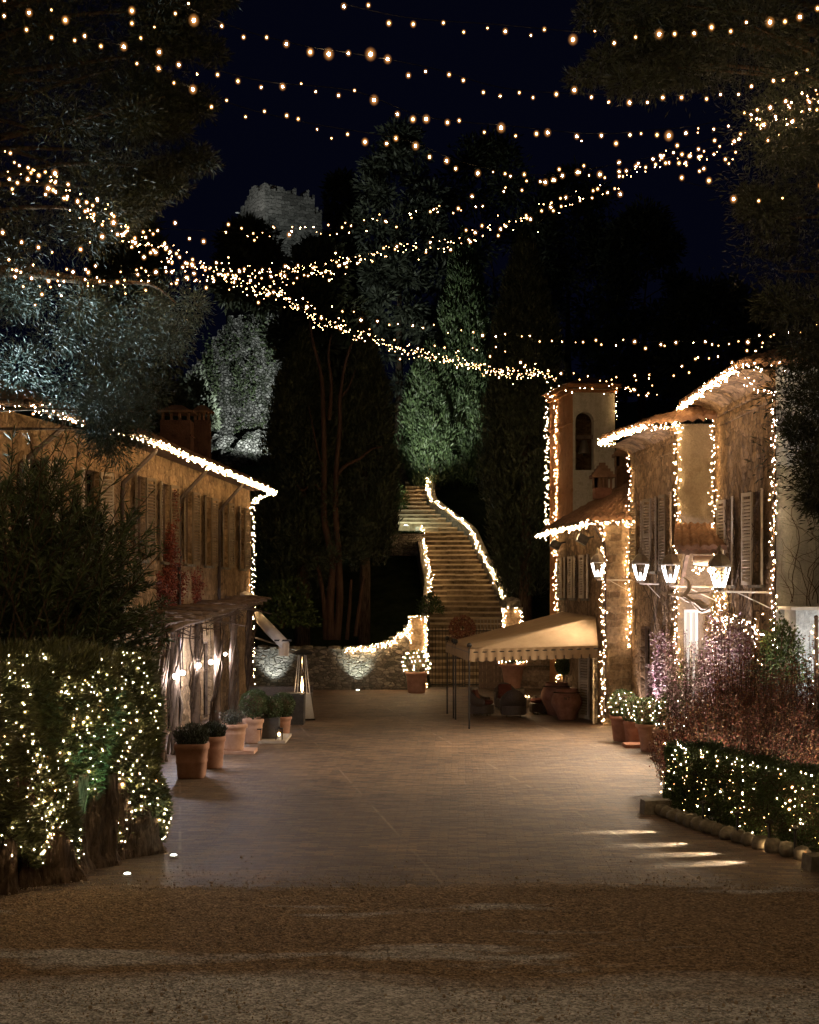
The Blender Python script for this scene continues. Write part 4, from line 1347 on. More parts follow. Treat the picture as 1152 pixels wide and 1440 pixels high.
def clump_tree(label, base, clumps, ns, seed, mat, spr, wid, droop=0.0, group=None, name='broadleaf_tree', cat='tree', limbs=None, trunk_r=.25, bark='bark', flat=.7, limb_every=9):
    """crown of leaf clumps [(centre, radius)], each clump many small blades on and in a flattened ball; limbs run to the clumps"""
    rg = np.random.default_rng(seed)
    base = Vector(base)
    root = thing(name, label, cat, base, 0, group)
    C = np.array([c for c, r in clumps], float); R = np.array([r for c, r in clumps], float)
    n = len(C)
    d = unit(rg.normal(size=(n * ns, 3)))
    rr = np.repeat(R, ns) * rg.uniform(.25, 1, n * ns) ** .5
    off = d * rr[:, None]; off[:, 2] *= flat
    # small second-order tufts so that outlines stay ragged
    tuft = rg.normal(size=(n * ns // 8 + 1, 3)) * .10
    off += np.repeat(tuft, 8, axis=0)[:n * ns] * np.repeat(R, ns)[:, None] * 2
    P = np.repeat(C, ns, axis=0) + off
    D = d + np.array([0, 0, -droop]) + rg.normal(size=d.shape) * .35
    leaves('crown', P, D, rg.uniform(*spr, n * ns), rg.uniform(*wid, n * ns), M[mat], root, seed)
    top = Vector(C.mean(axis=0))
    mb = MB()
    rr_ = random.Random(seed)
    stem = limbs or [base + Vector((0, 0, -.4)), base.lerp(top, .35) + Vector((rr_.uniform(-.2, .2), 0, 0)), base.lerp(top, .75), top]
    stem = [Vector(p) for p in stem]
    k = len(stem)
    mb.tube(smooth(stem, 4), [trunk_r * (1 - .8 * i / ((k - 1) * 4)) for i in range((k - 1) * 4 + 1)], 8)
    mb.build('trunk', M[bark], root, smooth=True)
    mb = MB()
    for i in range(0, n, limb_every):
        c = Vector(C[i])
        q = min(smooth(stem, 6), key=lambda p: (p - c).length + max(0, p.z - c.z) * 1.5)
        mid = q.lerp(c, .5) + Vector((rr_.gauss(0, .1), rr_.gauss(0, .1), rr_.uniform(.0, .3))) * min(1, (c - q).length)
        mb.tube(smooth([q, mid, c], 3), [trunk_r * k_ for k_ in (.15, .13, .11, .09, .07, .05, .03)], 5, False)
    mb.build('limbs', M[bark], root, smooth=True)
    return root


def in_poly(px, py, poly):
    c = False
    j = len(poly) - 1
    for i in range(len(poly)):
        xi, yi = poly[i]; xj, yj = poly[j]
        if (yi > py) != (yj > py) and px < (xj - xi) * (py - yi) / (yj - yi) + xi: c = not c
        j = i
    return c


def region(poly, n, d0, d1, r, seed):
    """crown volume: clump centres filling a depth range behind an outline surveyed from the photograph"""
    rg = random.Random(seed)
    xs = [p[0] for p in poly]; ys = [p[1] for p in poly]
    out = []
    while len(out) < n:
        px, py = rg.uniform(min(xs), max(xs)), rg.uniform(min(ys), max(ys))
        if in_poly(px, py, poly):
            d = rg.uniform(d0, d1)
            out.append((V(px, py, d), rg.uniform(*r)))
    return out


# near left pine, its boughs over the roof, branches ending in ragged tips
pl = [(-160, -120), (300, -120), (280, 20), (262, 90), (215, 120), (225, 200), (170, 205), (185, 260), (150, 330), (60, 345), (-160, 380)]
tips = []
for a, b, n_, r0 in (((180, 120), (285, 150), 12, .38), ((150, 290), (285, 222), 16, .36), ((120, 330), (240, 262), 12, .4), ((210, 30), (325, -20), 12, .4),
                     ((160, 170), (255, 180), 9, .36), ((190, 60), (300, 70), 10, .36)):
    for i in range(n_):
        t = i / (n_ - 1)
        tips.append((V(a[0] + (b[0] - a[0]) * t + random.uniform(-8, 8), a[1] + (b[1] - a[1]) * t + random.uniform(-10, 10), 23 + random.uniform(-.6, .6)), r0 * (1.15 - .6 * t)))
clump_tree('big dark pine filling the upper left corner, branch tips against the sky', (-9.3, 23.5, 0), region(pl, 210, 21, 27, (.38, .75), 5) + tips, 380, 11, 'pine', (.07, .16), (.014, .026), group=None,
           name='pine_tree', limbs=[(-9.3, 23.5, -.4), (-9.2, 23.5, 4), (-8.4, 23.6, 9), (-7.2, 23.8, 13), (-5.8, 24, 15.5)], trunk_r=.42, flat=.6)
pl = [(-140, 350), (40, 380), (150, 400), (235, 420), (285, 430), (240, 500), (232, 560), (200, 610), (165, 628), (128, 618), (110, 585), (60, 565), (-10, 540), (-140, 560)]
hang = [(V(150 + random.uniform(-24, 24), 585 + 40 * i / 8 + random.uniform(-6, 6), 23.2 + random.uniform(-.4, .4)), .3) for i in range(9)]
clump_tree('blue-lit cedar boughs hanging over the left house roof', (-8.9, 22.6, 0), region(pl, 95, 22, 25.5, (.18, .46), 6) + hang, 520, 12, 'cedar', (.05, .13), (.010, .02), droop=.2,
           name='cedar_tree', limbs=[(-8.9, 22.6, -.4), (-8.9, 22.8, 4), (-8.6, 23.0, 8.3), (-6.9, 23.4, 9.1), (-5.2, 23.8, 9.0)], trunk_r=.3, flat=1.15)
# near right tree
pr = [(850, -120), (1330, -120), (1330, 740), (1185, 730), (1150, 700), (1128, 640), (1108, 560), (1100, 440), (1072, 370), (1062, 300), (1052, 230), (1070, 120), (1000, 95), (930, 105), (880, 80), (850, 30)]
tips = []
for a, b, n_, r0 in (((930, 60), (820, 105), 10, .34), ((1000, 90), (870, 125), 10, .36), ((1000, 30), (830, 20), 12, .4), ((1090, 300), (1045, 275), 6, .34), ((1150, 640), (1115, 600), 6, .3), ((1170, 700), (1148, 705), 5, .3), ((1110, 430), (1085, 440), 5, .35)):
    for i in range(n_):
        t = i / (n_ - 1)
        tips.append((V(a[0] + (b[0] - a[0]) * t + random.uniform(-8, 8), a[1] + (b[1] - a[1]) * t + random.uniform(-10, 10), 20 + random.uniform(-.6, .6)), r0 * (1.1 - .6 * t)))
clump_tree('dark pine leaning in over the top right corner', (8.6, 21, 0), region(pr, 300, 18.5, 24, (.32, .62), 7) + region([(1112, 420), (1330, 420), (1330, 735), (1190, 722), (1155, 690), (1128, 600)], 110, 18.5, 23, (.28, .5), 8) + tips, 330, 13, 'pine', (.06, .15), (.013, .024),
           name='pine_tree', limbs=[(8.6, 21, -.4), (8.5, 21, 4), (7.8, 21, 9), (6.6, 21, 12.5), (5.6, 21, 13.5)], trunk_r=.38, flat=.65)

# cypresses round the stairs
cypress('broad dark cypress left of centre, behind the bare reddish stems', V(425, 0, 62.5).x, 62.5, 1.9, 13.2, 1.75, 330, 170, 21, trunk=2.2)
cypress('dark cypress close left of the stairs, right of the bare reddish stems', V(512, 0, 63.5).x, 63.5, 1.9, 13.8, 1.3, 300, 170, 22, trunk=3.4)
cypress('floodlit green cypress rising above the head of the stairs', V(652, 0, 80).x, 80, 9.2, 15.1, 1.55, 320, 190, 23, 'cypress_green', trunk=.1, spr=(.2, .42))
cypress('shorter floodlit cypress with rounded top just left of the tall green one', V(604, 0, 79.5).x, 79.3, 9.4, 8.6, 1.4, 240, 190, 24, 'cypress_green', trunk=.2, spr=(.18, .38), fat=.7)
cypress('tall dark cypress immediately right of the lit stairs', V(738, 0, 63).x, 63, 2.6, 17.0, 1.75, 340, 170, 25, trunk=1.5)
cypress('dark cypress between the right parapet and the bell tower', V(716, 0, 68).x + .5, 69, 4, 13.5, 1.5, 260, 160, 26, trunk=1.6)
# multi-stemmed tree with bare reddish trunks in front of the dark cypresses
b0 = Vector((V(468, 0, 60.8).x, 60.8, 1.75))
mt = thing('multi_stem_tree', 'bare reddish multi-stemmed trunk forking in front of the dark cypresses', 'tree', b0)
mb = MB()
def S(px, py, d=60.8): return V(px, py, d)
def stem(pts, r0, r1):
    ps = smooth([S(*p) for p in pts], 5); k = len(ps)
    mb.tube(ps, [r0 + (r1 - r0) * i / (k - 1) for i in range(k)], 7)
stem([(466, 900), (464, 850), (468, 790), (456, 730), (456, 660), (455, 590), (452, 530), (440, 480), (436, 450)], .2, .04)
stem([(474, 900), (478, 840), (476, 780), (472, 720), (473, 660), (478, 600), (478, 560), (486, 510), (496, 480)], .17, .04)
stem([(458, 900), (456, 850), (450, 810), (444, 780)], .12, .07)
stem([(455, 660), (446, 630), (440, 600), (434, 570)], .05, .02)
stem([(474, 668), (486, 655), (506, 645), (522, 632), (538, 628)], .09, .02)
stem([(452, 690), (440, 680), (425, 690), (415, 675)], .05, .02)
stem([(463, 590), (466, 540), (462, 500), (466, 470)], .09, .03)
stem([(478, 560), (490, 545), (500, 520)], .05, .02)
stem([(500, 895), (506, 850), (512, 810)], .1, .06); stem([(488, 900), (492, 850), (494, 815)], .09, .05)
mb.build('trunk', M['bark_red'], mt, smooth=True)
rgn = np.random.default_rng(31)
cl = region([(405, 700), (470, 690), (520, 720), (515, 800), (470, 830), (420, 800), (380, 760)], 26, 60, 62, (.35, .7), 31)
C = np.repeat(np.array([c for c, r in cl]), 150, 0); R = np.repeat(np.array([r for c, r in cl]), 150)
dd = unit(rgn.normal(size=(len(C), 3)))
leaves('crown', C + dd * (R * rgn.uniform(.3, 1, len(C)))[:, None], dd + np.array([0, 0, .6]), rgn.uniform(.12, .26, len(C)), .05, M['cypress'], mt)
# darker trees behind
BT = [  # label, px, base y, depth, top y, half-width px, material
    ('dark round-topped tree in front of the ruined tower, left of centre', 446, 640, 84, 345, 54, 'dark_tree', 61),
    ('dark tree filling the gap between the left pine and the ruined tower', 180, 640, 74, 300, 56, 'dark_tree', 62),
    ('tall faintly lit pine right of the ruined tower top', 562, 620, 104, 185, 66, 'grey_tree', 63),
    ('wide dark tree behind the green cypress', 690, 600, 108, 205, 95, 'dark_tree', 64),
    ('dark umbrella-crowned tree hiding the middle of the ruined tower', 350, 432, 86, 322, 40, 'dark_tree', 60),
    ('dark tree behind the bell tower', 800, 640, 112, 250, 80, 'dark_tree', 65),
    ('rounded dark tree on the skyline right of the bell tower', 905, 640, 108, 300, 62, 'dark_tree', 66),
    ('low dark tree behind the middle and nearest right houses', 1015, 640, 100, 405, 85, 'dark_tree', 67),
    ('slim dark tree behind the cypress tops, left of the tall faint pine', 480, 640, 112, 250, 36, 'dark_tree', 69),
]
for lb_, px, yb, d, yt, hw, mat, sd in BT:
    rg = random.Random(sd)
    cs = []
    Rw = hw / F * d
    z1 = V(px, yt, d).z; zb = hz_(V(px, 0, d).x, d); xc = V(px, 0, d).x
    zl = V(px, yb, d).z if yb < 600 else zb + 2.0
    for i in range(95):
        t = rg.random() ** .8
        prof = math.sqrt(max(0, 1 - (2 * max(t, .3) - 1) ** 2)) if t > .5 else .75 + .25 * math.sin(t * PI)
        a = rg.uniform(0, 2 * PI); q = Rw * prof * math.sqrt(rg.uniform(.25, 1))
        cs.append((Vector((xc + q * math.cos(a), d + q * .7 * math.sin(a), zl + (z1 - zl) * t)), rg.uniform(.14, .26) * Rw + .2))
    lm = None
    if 'umbrella' in lb_:
        lm = [(xc + 4, d, zb - .4), (xc + 4, d, zb + 5), (xc + 3.9, d, zl - 1), (xc + 2, d, zl + 2), (xc, d, z1 - 2)]; xc += 4
    clump_tree(lb_, (xc, d, zb), cs, 170, sd, mat, (.35, .75), (.10, .2), name='pine_tree' if 'pine' in lb_[:26] and 'left pine' not in lb_ else 'broadleaf_tree', trunk_r=.4, flat=.7, limb_every=12, limbs=lm)
# pale ivy bush in front of the tower foot and small lit shrubs by the stairs
def bush(label, c, rx, rz, n, size, mat, seed, name='shrub', cat='shrub', group=None, stems=4):
    rg = np.random.default_rng(seed)
    c = Vector(c)
    root = thing(name, label, cat, c, 0, group)
    d = unit(rg.normal(size=(n, 3))); d[:, 2] = np.abs(d[:, 2]) * 1.0
    rad = rg.uniform(.35, 1, n) ** .45 * (1 + .2 * np.sin(d[:, 0] * 6 + seed) * np.cos(d[:, 1] * 5))
    P = np.array(c) + d * rad[:, None] * np.array([rx, rx, rz])
    leaves('foliage', P, d + rg.normal(size=(n, 3)) * .7, rg.uniform(.6, 1.3, n) * size, size * .5, M[mat], root, seed)
    mb = MB()
    rr = random.Random(seed)
    for i in range(stems):
        a = rr.uniform(0, 2 * PI)
        mb.tube([c + Vector((0, 0, -.1)), c + Vector((math.cos(a) * rx * .3, math.sin(a) * rx * .3, rz * .5)), c + Vector((math.cos(a) * rx * .6, math.sin(a) * rx * .6, rz * .85))], [.03, .02, .008], 5)
    mb.build('stems', M['bark'], root)
    return root
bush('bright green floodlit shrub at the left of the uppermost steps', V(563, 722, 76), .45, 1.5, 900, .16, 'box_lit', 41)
bush('pale frosted-looking shrub behind the right end of the top parapet', V(620, 712, 80), .45, 1.7, 1000, .13, 'grey_tree', 42)
bush('dark green bush behind the awning on the far left wall', V(398, 880, 58.5), 1.5, 1.9, 2600, .2, 'box', 43)
bush('leafy floodlit shrub on the slope left of the ruined tower wall', V(272, 600, 88), 1.5, 3.2, 3200, .36, 'grey_tree', 44)
bush('small shrub leaning over the left gate pillar', V(606, 862, 57.6), .5, .8, 700, .13, 'box', 45)

# ================================================================== OLEANDER over the left hedge
ol = thing('oleander_shrub', 'tall dark oleander bush rising behind the left hedge', 'shrub', (-6.6, 23.4, 0))
rg = np.random.default_rng(51); rr = random.Random(51)
poly = [(-70, 640), (-20, 650), (20, 655), (60, 640), (95, 640), (110, 660), (150, 690), (200, 720), (222, 760), (215, 800), (238, 850), (245, 900), (235, 950), (-70, 950)]
Pl, Dl, Ll = [], [], []
mb = MB()
def ol_stem(tip, d, n_leaf, base=None):
    tipv = V(tip[0], tip[1], d)
    b = base or Vector((-6.3 + rr.gauss(0, .6), d + rr.gauss(0, .3), rr.uniform(1.0, 2.6)))
    mid = b.lerp(tipv, .55) + Vector((rr.gauss(0, .15), rr.gauss(0, .15), .25))
    ps = smooth([b, mid, tipv], 5)
    mb.tube(ps, [.018 - .0012 * i for i in range(len(ps))], 4, False)
    for i in range(n_leaf):
        t = rr.random() ** .55
        j = min(len(ps) - 2, int(t * (len(ps) - 1))); f = t * (len(ps) - 1) - j
        p = ps[j].lerp(ps[j + 1], f); ax = (ps[j + 1] - ps[j]).normalized()
        dv = ax * rr.uniform(.3, 1.0) + Vector((rr.gauss(0, .6), rr.gauss(0, .6), rr.gauss(0, .35)))
        Pl.append(p); Dl.append(dv); Ll.append(rr.uniform(.12, .24))
k = 0
while k < 330:
    px, py = rr.uniform(-70, 245), rr.uniform(640, 950)
    if in_poly(px, py, poly):
        ol_stem((px, py), rr.uniform(22, 24.6), 150); k += 1
for tp_ in ((10, 625), (18, 606), (60, 622), (92, 606), (100, 600), (112, 612), (75, 640), (190, 655), (215, 690), (205, 705), (232, 770), (222, 740), (150, 655), (130, 640), (178, 690), (42, 618), (212, 760)):
    ol_stem(tp_, rr.uniform(22.3, 23.5), 60)
mb.build('stems', M['vine_wood'], ol)
leaves('foliage', Pl, Dl, Ll, .024, M['oleander'], ol, 51)

# ================================================================== LEFT HEDGE
lhg = thing('hedge', 'tall feathery left hedge on gnarled trunks full of fairy lights', 'hedge', (-4.2, 19.5, 0))
H0, H1 = Vector((-5.75, 16.2, 0)), Vector((-3.72, 21.3, 0))
hu = (H1 - H0).normalized(); hn = Vector((hu.y, -hu.x, 0))     # towards the plaza
HL = (H1 - H0).length
rg = np.random.default_rng(52)
def hedge_surf(s, t, rough=.0):
    """point on the hedge's plaza face and rounded end: s along, t height 0..1"""
    return None
n = 95000
s = rg.uniform(0, HL, n); zf = rg.random(n)
top = 2.95 + .12 * np.sin(s * 2.1) + .08 * np.sin(s * 5.3)
bot = .12 + .75 * np.clip(1 - s / (HL * .75), 0, 1) + .18 * np.sin(s * 7.5)
z = bot + (top - bot) * zf
bulge = .22 * np.sin(s * 2.6 + 1) * np.sin(z * 2.2) + .12 * np.sin(s * 6.1 + z * 3.0) - .5 * np.clip((z - 2.2) / .8, 0, 1) ** 2 - .12 * np.clip((.8 - z) / .8, 0, 1)
inn = rg.exponential(.09, n)
off = bulge - inn
Hx = H0.x + hu.x * s + hn.x * off; Hy = H0.y + hu.y * s + hn.y * off
D = np.stack([hn.x * .55 + hu.x * .9 + 0 * s, hn.y * .55 + hu.y * .9 + 0 * s, .35 + 0 * s], 1) + rg.normal(size=(n, 3)) * .75
leaves('foliage', np.stack([Hx, Hy, z], 1), D, rg.uniform(.05, .17, n), rg.uniform(.016, .034, n), M['hedge'], lhg, 52)
# top and far end
n = 26000
s = rg.uniform(0, HL, n); q = rg.uniform(-1.5, -.1, n)
P = np.stack([H0.x + hu.x * s + hn.x * q, H0.y + hu.y * s + hn.y * q, 2.78 + .12 * np.sin(s * 2.1) - .2 * np.clip(q + .2, 0, 1) + rg.normal(size=n) * .07], 1)
D = np.stack([hu.x * .5 + 0 * s, hu.y * .5 + 0 * s, .9 + 0 * s], 1) + rg.normal(size=(n, 3)) * .4
leaves('top_foliage', P, D, rg.uniform(.08, .22, n), rg.uniform(.012, .026, n), M['hedge'], lhg, 53)
n = 16000
q = rg.uniform(-1.5, .0, n); z = rg.uniform(.1, 2.85, n)
e = .1 * np.sin(z * 4) - rg.exponential(.08, n)
P = np.stack([H1.x + hn.x * q + hu.x * e, H1.y + hn.y * q + hu.y * e, z], 1)
D = np.stack([hu.x + 0 * q, hu.y + 0 * q, .4 + 0 * q], 1) + rg.normal(size=(n, 3)) * .45
leaves('end_foliage', P, D, rg.uniform(.07, .2, n), rg.uniform(.012, .026, n), M['hedge'], lhg, 54)
# dense dark inner body so that no daylight shows through
mb = MB()
def core(u, v):
    p = H0 + hu * (u * (HL - .25)) + hn * (-.35); return (p.x, p.y, .5 + 2.2 * v)
mb.slab(core, 12, 6, (hn.x * -.9, hn.y * -.9, 0)).build('inner_twigs', M['vine_wood'], lhg)
rr = random.Random(52)
for i in range(15):
    s_ = .1 + i * (HL - .25) / 14 + rr.gauss(0, .08)
    off_ = -.12 + rr.gauss(0, .07)
    p = H0 + hu * s_ + hn * off_
    h_ = 1.7 - .5 * i / 14
    r0 = rr.uniform(.12, .23)
    mb = MB()
    m_ = 12
    nn_ = 11
    vs = []
    for a in range(m_ + 1):
        t = a / m_
        cx, cyy = p.x + .05 * math.sin(t * 4 + i), p.y + .05 * math.cos(t * 3 + i)
        rad = r0 * (1.25 - .55 * t) * (1 + .35 * max(0, .18 - t) / .18)
        for j in range(nn_):
            th = 2 * PI * j / nn_
            k_ = 1 + .24 * math.sin(3 * th + i * 2 + t * 2) + .13 * rr.uniform(-1, 1)
            vs.append((cx + rad * k_ * math.cos(th), cyy + rad * k_ * math.sin(th), h_ * t - .05))
    fs = [(a * nn_ + j, a * nn_ + (j + 1) % nn_, (a + 1) * nn_ + (j + 1) % nn_, (a + 1) * nn_ + j) for a in range(m_) for j in range(nn_)]
    mb.add(vs, fs).build('trunk', M['bark'], lhg)
# net of lights in the hedge
spots = []
rr = random.Random(77)
net = thing('fairy_light_net', 'fairy lights strung loosely all through the tall left hedge', 'string lights', (-4.2, 19.6, 1.5))
def hedge_pt(s_, z_, out=.04):
    b = .22 * math.sin(s_ * 2.6 + 1) * math.sin(z_ * 2.2) + .12 * math.sin(s_ * 6.1 + z_ * 3) - .5 * max(0, min(1, (z_ - 2.2) / .8)) ** 2
    return H0 + hu * s_ + hn * (b + out) + Vector((0, 0, z_))
mb = MB()
for k in range(38):
    s0 = .5 + (HL - .55) * (k + rr.uniform(-.45, .45)) / 37.5
    s0 = max(.2, min(HL - .03, s0))
    z_ = max(rr.uniform(1.5, 3.0), rr.uniform(1.5, 3.0)); zb_ = .12 + .6 * max(0, 1 - s0 / (HL * .7)) + rr.uniform(0, .15)
    line = []
    while z_ > zb_:
        s0 = max(.1, min(HL - .02, s0 + rr.gauss(0, .11)))
        p = hedge_pt(s0, z_, rr.uniform(.0, .06))
        line.append(p)
        if rr.random() < .8: spots.append((p, rr.uniform(.005, .012) * (1.35 if rr.random() < .12 else 1), 'bulb_big' if rr.random() < .16 else rr.choice(('bulb_hedge', 'bulb_hedge', 'bulb_soft'))))
        z_ -= rr.uniform(.07, .18)
    if len(line) > 1: mb.tube(line, .003, 3)
for k in range(220):
    s0, z_ = rr.uniform(.3, HL - .02), rr.uniform(.5, 2.95)
    spots.append((hedge_pt(s0, z_, rr.uniform(-.14, .03)), rr.uniform(.005, .011), rr.choice(('bulb_hedge', 'bulb_soft'))))
for k in range(75):
    s0, z_ = rr.uniform(.3, HL - .02), rr.uniform(2.45, 3.0)
    spots.append((hedge_pt(s0, z_, rr.uniform(.03, .16)), rr.uniform(.006, .011), rr.choice(('bulb_hedge', 'bulb_soft'))))
mb.build('cable', M['cable'], net)
bulbs_on(net, spots)

# ================================================================== RIGHT HEDGE
rhg = thing('hedge', 'low clipped box hedge curving along the right edge, dotted with lights', 'hedge', (5, 22, 0))
Q = [Vector((4.55, 25.2, 0)), Vector((4.5, 24.3, 0)), Vector((5.05, 22.2, 0)), Vector((5.6, 20.7, 0)), Vector((6.1, 20.15, 0)), Vector((7.6, 19.9, 0))]
Qs = resample(smooth(Q, 8), .05)
rg = np.random.default_rng(55)
n = 60000
idx = rg.integers(0, len(Qs) - 1, n)
A_ = np.array([tuple(p) for p in Qs]); T_ = unit(np.gradient(A_, axis=0)); Nn = np.stack([T_[:, 1], -T_[:, 0], 0 * T_[:, 0]], 1)   # outward: plaza side
if Nn[len(Qs) // 3][0] > 0: Nn = -Nn
base = A_[idx]; nr = Nn[idx]; tg = T_[idx]
sl = idx * .05
HT_R = 1.12
which = rg.random(n)
z = np.where(which < .62, rg.uniform(.14, HT_R, n), HT_R + rg.normal(size=n) * .035 + .03 * np.sin(sl * 5))
dep = np.where(which < .62, -rg.exponential(.05, n) + .05 * np.sin(sl * 4 + z * 5), -rg.uniform(0, .95, n))
P = base + nr * dep[:, None]; P[:, 2] = z
D = np.where((which < .62)[:, None], nr, np.array([0, 0, 1.0])) + rg.normal(size=(n, 3)) * .7
leaves('foliage', P, D, rg.uniform(.022, .05, n), rg.uniform(.014, .026, n), M['box'], rhg, 55)
mb = MB()
for a, b, na, nb in zip(A_[::8], A_[8::8], Nn[::8], Nn[8::8]):
    f = []
    for p, q in ((a, na), (b, nb)):
        for dq in (-.08, -.9):
            f.append(Vector(p) + Vector(q) * dq)
    vs = [v + Vector((0, 0, .2)) for v in f] + [v + Vector((0, 0, HT_R - .05)) for v in f]
    mb.add(vs, [(4, 5, 7, 6), (0, 2, 6, 4), (1, 5, 7, 3)])
mb.build('inner_twigs', M['vine_wood'], rhg)
mb = MB(); rr = random.Random(56)
for i in range(0, len(Qs), 9):
    p = Qs[i] + Vector(Nn[i]) * -.2
    mb.tube([p, p + Vector((rr.gauss(0, .03), rr.gauss(0, .03), .5))], [.025, .018], 5)
mb.build('stems', M['bark'], rhg)
net = thing('fairy_light_net', 'fairy lights hanging in strands over the low right hedge', 'string lights', (5, 22, 1))
spots = []; mb = MB()
L_ = len(Qs)
for k in range(20):
    i0 = int((.05 + .78 * (k + rr.uniform(-.6, .6)) / 20) * L_)
    i0 = max(2, min(L_ - 4, i0))
    z_ = HT_R + .03; line = []; low = rr.uniform(.1, .4)
    dens = rr.choice((.9, .7, .45))
    while z_ > low:
        i = max(2, min(L_ - 4, i0 + int(rr.gauss(0, 2.2))))
        p = Qs[i] + Vector(Nn[i]) * (.07 + .03 * math.sin(z_ * 5)) + Vector((0, 0, z_))
        line.append(p)
        if rr.random() < dens: spots.append((p, rr.uniform(.005, .0115) * (1.5 if rr.random() < .12 else 1), 'bulb_big' if rr.random() < .2 else rr.choice(('bulb_hedge', 'bulb_soft'))))
        z_ -= rr.uniform(.05, .13)
    if len(line) > 1: mb.tube(line, .003, 3)
for i in range(4, L_ - 30, 4):
    p = Qs[i] + Vector(Nn[i]) * rr.uniform(-.25, .05) + Vector((0, 0, HT_R + .07))
    spots.append((p, rr.uniform(.008, .013), 'bulb_hedge'))
for (px, py, d) in ((1114, 1107, 20.35), (1111, 1126, 20.35), (1110, 1138, 20.35), (1133, 1200, 20.1), (1073, 1178, 21.3), (1080, 1190, 21)):
    spots.append((V(px, py, d), .018, 'bulb_big'))
mb.build('cable', M['cable'], net)
bulbs_on(net, spots)
# row of rounded edging stones
SG = 'rounded stones edging the right hedge'
for j, i in enumerate(range(4, int(L_ * .86), 6)):
    p = Qs[i] + Vector(Nn[i]) * .16
    mb = MB(); mb.rock((0, 0, .09), (rr.uniform(.24, .34), rr.uniform(.2, .28), rr.uniform(.18, .26)), j, 9)
    o = mb.build('edging_stone', M['stone_kerb'], smooth=True)
    o.location = p
    tag(o, 'rounded rough stone in the row edging the low right hedge', 'stone', SG)
for lab, c, dm in (('pale squared stone block lying at the far corner of the right hedge', (4.32, 24.6, .12), (.62, .3, .24)),
                   ('pale squared stone block at the near end of the right hedge', (5.75, 19.6, .1), (.6, .34, .22)),
                   ('long flat dark stone slab at the near right corner by the hedge', (6.3, 19.85, .07), (1.3, .4, .14))):
    mb = MB(); mb.box(c, dm, rz=.12, taper=.94)
    tag(mb.build('stone_block', M['stone_kerb']), lab, 'stone')

# ================================================================== red shrubs and climbers on the right
def red_shrub(label, x, y, h, rad, nst, nl, seed, mat='red_leaf', lsz=(.035, .06), group=None, z0=0.0, name='shrub', low=.25):
    rr = random.Random(seed); rg = np.random.default_rng(seed)
    root = thing(name, label, 'shrub', (x, y, z0), 0, group)
    mb = MB(); P, D = [], []
    for i in range(nst):
        a = rr.uniform(0, 2 * PI); q = rad * math.sqrt(rr.random())
        hh = h * rr.uniform(.65, 1.05) * (1 - .25 * (q / rad) ** 2)
        b = Vector((x + q * .4 * math.cos(a), y + q * .4 * math.sin(a), z0)); t = Vector((x + q * math.cos(a), y + q * math.sin(a), z0 + hh))
        ps = smooth([b, b.lerp(t, .5) + Vector((rr.gauss(0, .06), rr.gauss(0, .06), 0)), t], 4)
        mb.tube(ps, [.011 - .0009 * j for j in range(len(ps))], 4, False)
        for k in range(nl):
            u = low + (1 - low) * rr.random() ** .8
            j = min(len(ps) - 2, int(u * (len(ps) - 1)))
            p = ps[j].lerp(ps[j + 1], u * (len(ps) - 1) - j)
            P.append(p + Vector((rr.gauss(0, .05), rr.gauss(0, .05), rr.gauss(0, .04)))); D.append((rr.gauss(0, 1), rr.gauss(0, 1), rr.gauss(.2, .8)))
    mb.build('stems', M['vine_wood'], root)
    leaves('foliage', P, D, rg.uniform(*lsz, len(P)), rg.uniform(.02, .036, len(P)), M[mat], root, seed)
    return root
for lab, px, d, h, rad, ns_, sd, mat in (
        ('low rusty brown shrub just behind the far end of the right hedge', 965, 27.0, 1.5, .75, 150, 71, 'red_leaf'),
        ('rusty red shrub with dense twigs, second from the left behind the hedge', 1010, 26.5, 2.1, .75, 170, 72, 'red_leaf'),
        ('tall dark red shrub in the middle of the bed behind the hedge', 1052, 27.5, 2.9, .8, 170, 73, 'red_leaf'),
        ('rusty twiggy shrub close behind the hedge at the right', 1100, 25, 2.5, .8, 180, 74, 'red_leaf'),
        ('tall thin-stemmed red shrub at the right edge of the frame', 1150, 26, 3.0, .8, 140, 75, 'red_leaf')):
    red_shrub(lab, V(px, 0, d).x, d, h, rad, ns_, 60, sd, mat)
red_shrub('tall thin stemmed purple shrub in front of the lit doorway', V(968, 0, 31.5).x, 31.5, 3.0, .55, 70, 70, 77, 'purple_leaf', (.04, .075), low=.15)
red_shrub('tall purple shrub between the doorway climber and the yellow-green bush', V(1018, 0, 29.8).x, 29.8, 3.2, .6, 80, 70, 78, 'purple_leaf', (.04, .075), low=.15)
